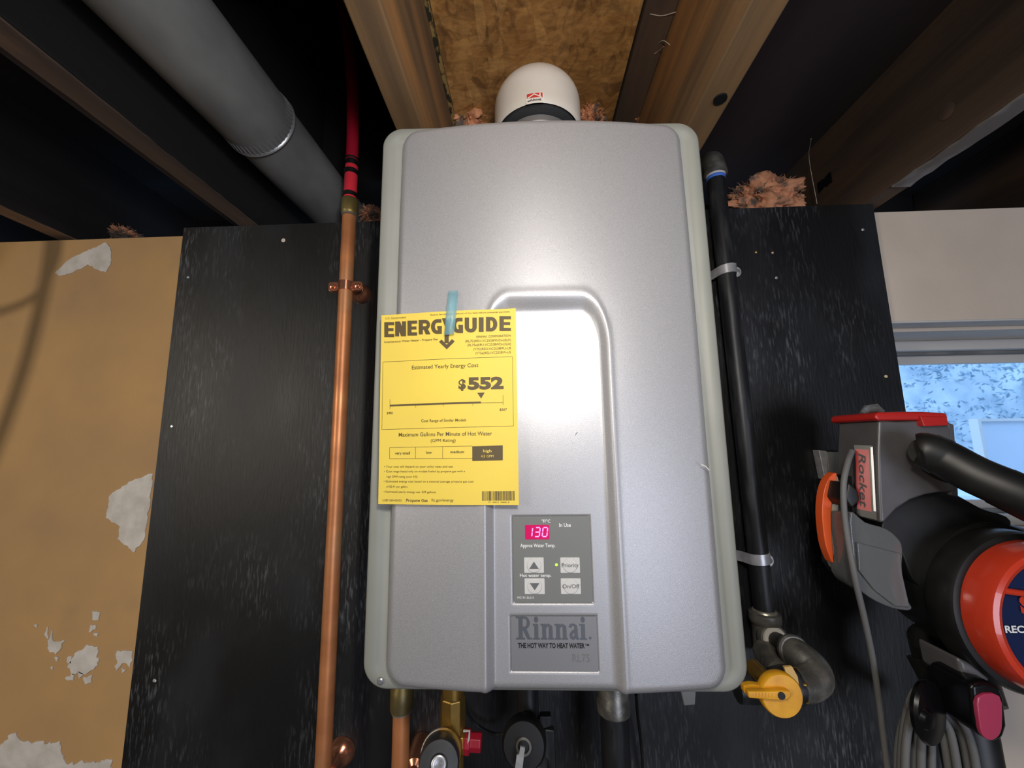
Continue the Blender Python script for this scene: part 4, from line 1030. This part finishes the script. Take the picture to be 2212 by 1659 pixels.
# nozzle attachment hanging left of the vacuum
nz_ = thing('vacuum_nozzle_tool', tuple(at(1880, 1310, 0.5050)), 'dusty nozzle tool with orange edge and smoky clear visor beside the vacuum', 'vacuum nozzle')
obj('orange_edge', pxplate([(1808, 1022), (1792, 1032), (1780, 1062), (1776, 1110), (1782, 1170), (1793, 1204), (1801, 1214), (1797, 1150), (1796, 1100), (1803, 1060)], 0.5030, 0.5150, sm=3), torange, nz_, bevel=.0015)
obj('bristle_strip', pxplate([(1808, 1026), (1803, 1062), (1797, 1100), (1798, 1160), (1804, 1210), (1816, 1232), (1812, 1160), (1811, 1100), (1816, 1060)], 0.5050, 0.5210, sm=3), bristle, nz_, bevel=.001)
obj('nozzle_body', pxplate([(1812, 1036), (1850, 1030), (1850, 1070), (1838, 1120), (1846, 1200), (1858, 1262), (1836, 1252), (1812, 1228), (1806, 1150), (1808, 1090)], 0.5070, 0.5350, sm=2), vblack, nz_, bevel=.003)
obj('nozzle_collar', pxplate([(1834, 1040), (1856, 1060), (1860, 1082), (1842, 1100), (1826, 1080)], 0.4750, 0.5150), vblack, nz_, bevel=.003)
obj('visor', pxplate([(1836, 1106), (1870, 1128), (1915, 1142), (1942, 1164), (1951, 1186), (1950, 1240), (1960, 1290), (1971, 1318), (1930, 1315), (1880, 1292), (1850, 1262), (1842, 1200)], 0.4750, 0.5150, .92, sm=3), smoke, nz_, bevel=.003)
obj('visor_plate', pxplate([(1852, 1172), (1946, 1196), (1950, 1240), (1966, 1312), (1935, 1310), (1890, 1275), (1856, 1232)], 0.4715, 0.4745), smoke, nz_, bevel=.001)
cl = thing('wall_clip', tuple(at(1785, 1060, .63)), 'grey plastic clip on the plywood above the nozzle tool', 'clip')
obj('clip_arm', pxplate([(1769, 972), (1786, 974), (1790, 1030), (1782, 1036)], .626, .6405), zinc, cl, bevel=.001)
obj('clip_plate', pxplate([(1786, 976), (1830, 976), (1832, 1030), (1792, 1030)], .625, .641), panelm, cl, bevel=.001)

# cords
c_ = obj('grey_power_cord', TUBE(spline([at(1840, 975, .478), at(1831, 1000, .468), at(1822, 1050, .462), at(1826, 1130, .462), at(1845, 1240, .462), at(1868, 1340, .475), at(1888, 1440, .49), at(1904, 1560, .51), at(1926, 1740, .52)], 8), .0030, 12), cordm)
tag(c_, 'long grey power cord hanging down left of the vacuum', 'cord')
hk = thing('cord_hook', tuple(at(1984, 1590, .5)), 'glossy black oval hook holding the coiled cord', 'hook')
p0, p1 = at(1984, 1530, .515), at(1984, 1530, .50)
bm = bmesh.new(); lathe(bm, at(1986, 1528, .465), (.50, -1, 0), [(.016, 0), (.0270, .003), (.0295, .007), (.0280, .010), (.015, .0125), (0, .013)], 44)
obj('hook_disc', bm, blackgloss, hk)
obj('hook_boss', LATHE(at(1984, 1545, .453), (.35, -1, -.05), [(.011, 0), (.0115, .004), (.008, .009), (.0, .010)], 28), blackgloss, hk)
obj('hook_post', TUBE([at(1986, 1528, .467), at(1986, 1528, .60)], .010, 16), blackgloss, hk)
coil = thing('coiled_cord', tuple(at(2020, 1700, .53)), 'grey power cord coiled in loops over the black hook', 'cord')
for i, (tx, ty, sx, ex, yy) in enumerate(((1996, 1488, 1948, 2134, .490), (2000, 1500, 1956, 2114, .480), (2004, 1516, 1975, 2096, .490), (2002, 1520, 1990, 2074, .480), (2006, 1530, 2012, 2056, .490), (1998, 1506, 1940, 2124, .500))):
    pts = [at(sx, 1760, yy), at(sx, 1620, yy), at(sx+(tx-sx)*.35, ty+30, yy), at(tx, ty, yy), at(tx+(ex-tx)*.55, ty+40, yy), at(ex-14, 1612, yy), at(ex+8, 1760, yy)]
    obj('cord_loop', TUBE(spline(pts, 8), .0036, 10), cordm, coil)

# ------------------------------------------------------------------ insulation tufts
def tuft(px, py, y, sx, sz, label, seed, sy=.03):
    c = at(px, py, y); rnd = random.Random(seed); bm = bmesh.new()
    g = bmesh.ops.create_icosphere(bm, subdivisions=5, radius=1.0)
    for v in g['verts']:
        d = v.co.normalized(); n_ = noise.fractal(d*1.9+Vector((seed, 0, 0)), 1.0, 2.0, 5)*.42+noise.turbulence(d*5+Vector((0, seed, 0)), 4, False)*.16
        r = .80+n_*1.15; v.co = Vector((c.x+d.x*sx*r, c.y+d.y*sy*r, c.z+d.z*sz*r))
    for i in range(330):
        th, ph = rnd.uniform(0, 6.28), rnd.uniform(-.5, 1.5)
        d = Vector((math.cos(th)*math.cos(ph), math.sin(th)*math.cos(ph), math.sin(ph)))
        s0 = Vector((c.x+d.x*sx*.8, c.y+d.y*sy*.8, c.z+d.z*sz*.8)); a = s0; pts = [a]; dr = Vector([rnd.gauss(0, 1) for _ in range(3)])
        for k in range(5):
            dr = (dr+Vector([rnd.gauss(0, .6) for _ in range(3)])+d*.3).normalized(); a = a+dr*.0032; pts.append(a)
        tube(bm, pts, [.0006, .0007, .0006, .0005, .0004, .0002], 4)
    o = obj('insulation_tuft', bm, insul, angle=70); tag(o, label, 'insulation', 'loose insulation on top of the wall', 'stuff'); return o
tuft(1655, 428, .72, .080, .046, 'pink insulation on the wall top right of the gas pipe', 3)
tuft(1018, 236, .64, .044, .066, 'pink insulation tuft left of the white flue elbow', 5)
tuft(1275, 262, .64, .024, .024, 'small pink insulation tuft right of the white flue elbow', 8)
tuft(250, 512, .75, .050, .018, 'thin insulation scrap on the wall top at far left', 11)
tuft(806, 470, .72, .022, .010, 'small tan insulation scrap between copper pipe and heater', 13)
tuft(1380, 262, .66, .030, .010, 'thin insulation scrap above the heater top right corner', 15)
sc_ = obj('thick_black_cable', TUBE(spline([(-.93, .57, .40), (-.93, .565, .30), (-.945, .56, .15), (-.975, .56, .0), (-1.03, .56, -.2), (-1.10, .56, -.6), (-1.1, .56, -1.44)], 6), .012, 12), blackm)  # added out of view to cast soft shadows on the tan board
tag(sc_, 'thick black cable hanging unseen past the left edge, shading the tan board', 'cable')
sc_ = obj('looped_black_cable', TUBE(spline([(-.905, .59, .40), (-.91, .58, .34), (-.94, .57, .28), (-1.01, .56, .25), (-1.12, .55, .24)], 6), .007, 12), blackm)  # second out-of-view cable, added for its shadow on the board
tag(sc_, 'thinner black cable looping unseen past the left edge under the joists, shading the tan board', 'cable')
def web_line(pts, lbl):
    o = obj('cobweb_strand', TUBE(spline(pts, 4), .0005, 5), web); tag(o, lbl, 'cobweb', 'cobweb strands under the joists'); return o
web_line([atz(1752, 300, .44), at(1748, 345, .68), at(1765, 440, .70)], 'pale cobweb strand hanging by the large insulation tuft')
web_line([atz(1420, 95, .575), atz(1435, 88, .56), atz(1462, 112, .54)], 'cobweb strand across the nailing strip, nearest the top')
web_line([atz(1392, 130, .575), atz(1420, 112, .57), atz(1434, 100, .55)], 'cobweb strand across the nailing strip, lowest')
web_line([atz(1404, 30, .572), atz(1430, 34, .57), atz(1460, 26, .565)], 'cobweb strand across the nailing strip at the frame top')

# ------------------------------------------------------------------ lift the whole scene to its real height
for o in list(C.objects):
    if o.parent is None and o.type not in ('CAMERA', 'LIGHT'): o.location.z += ZC
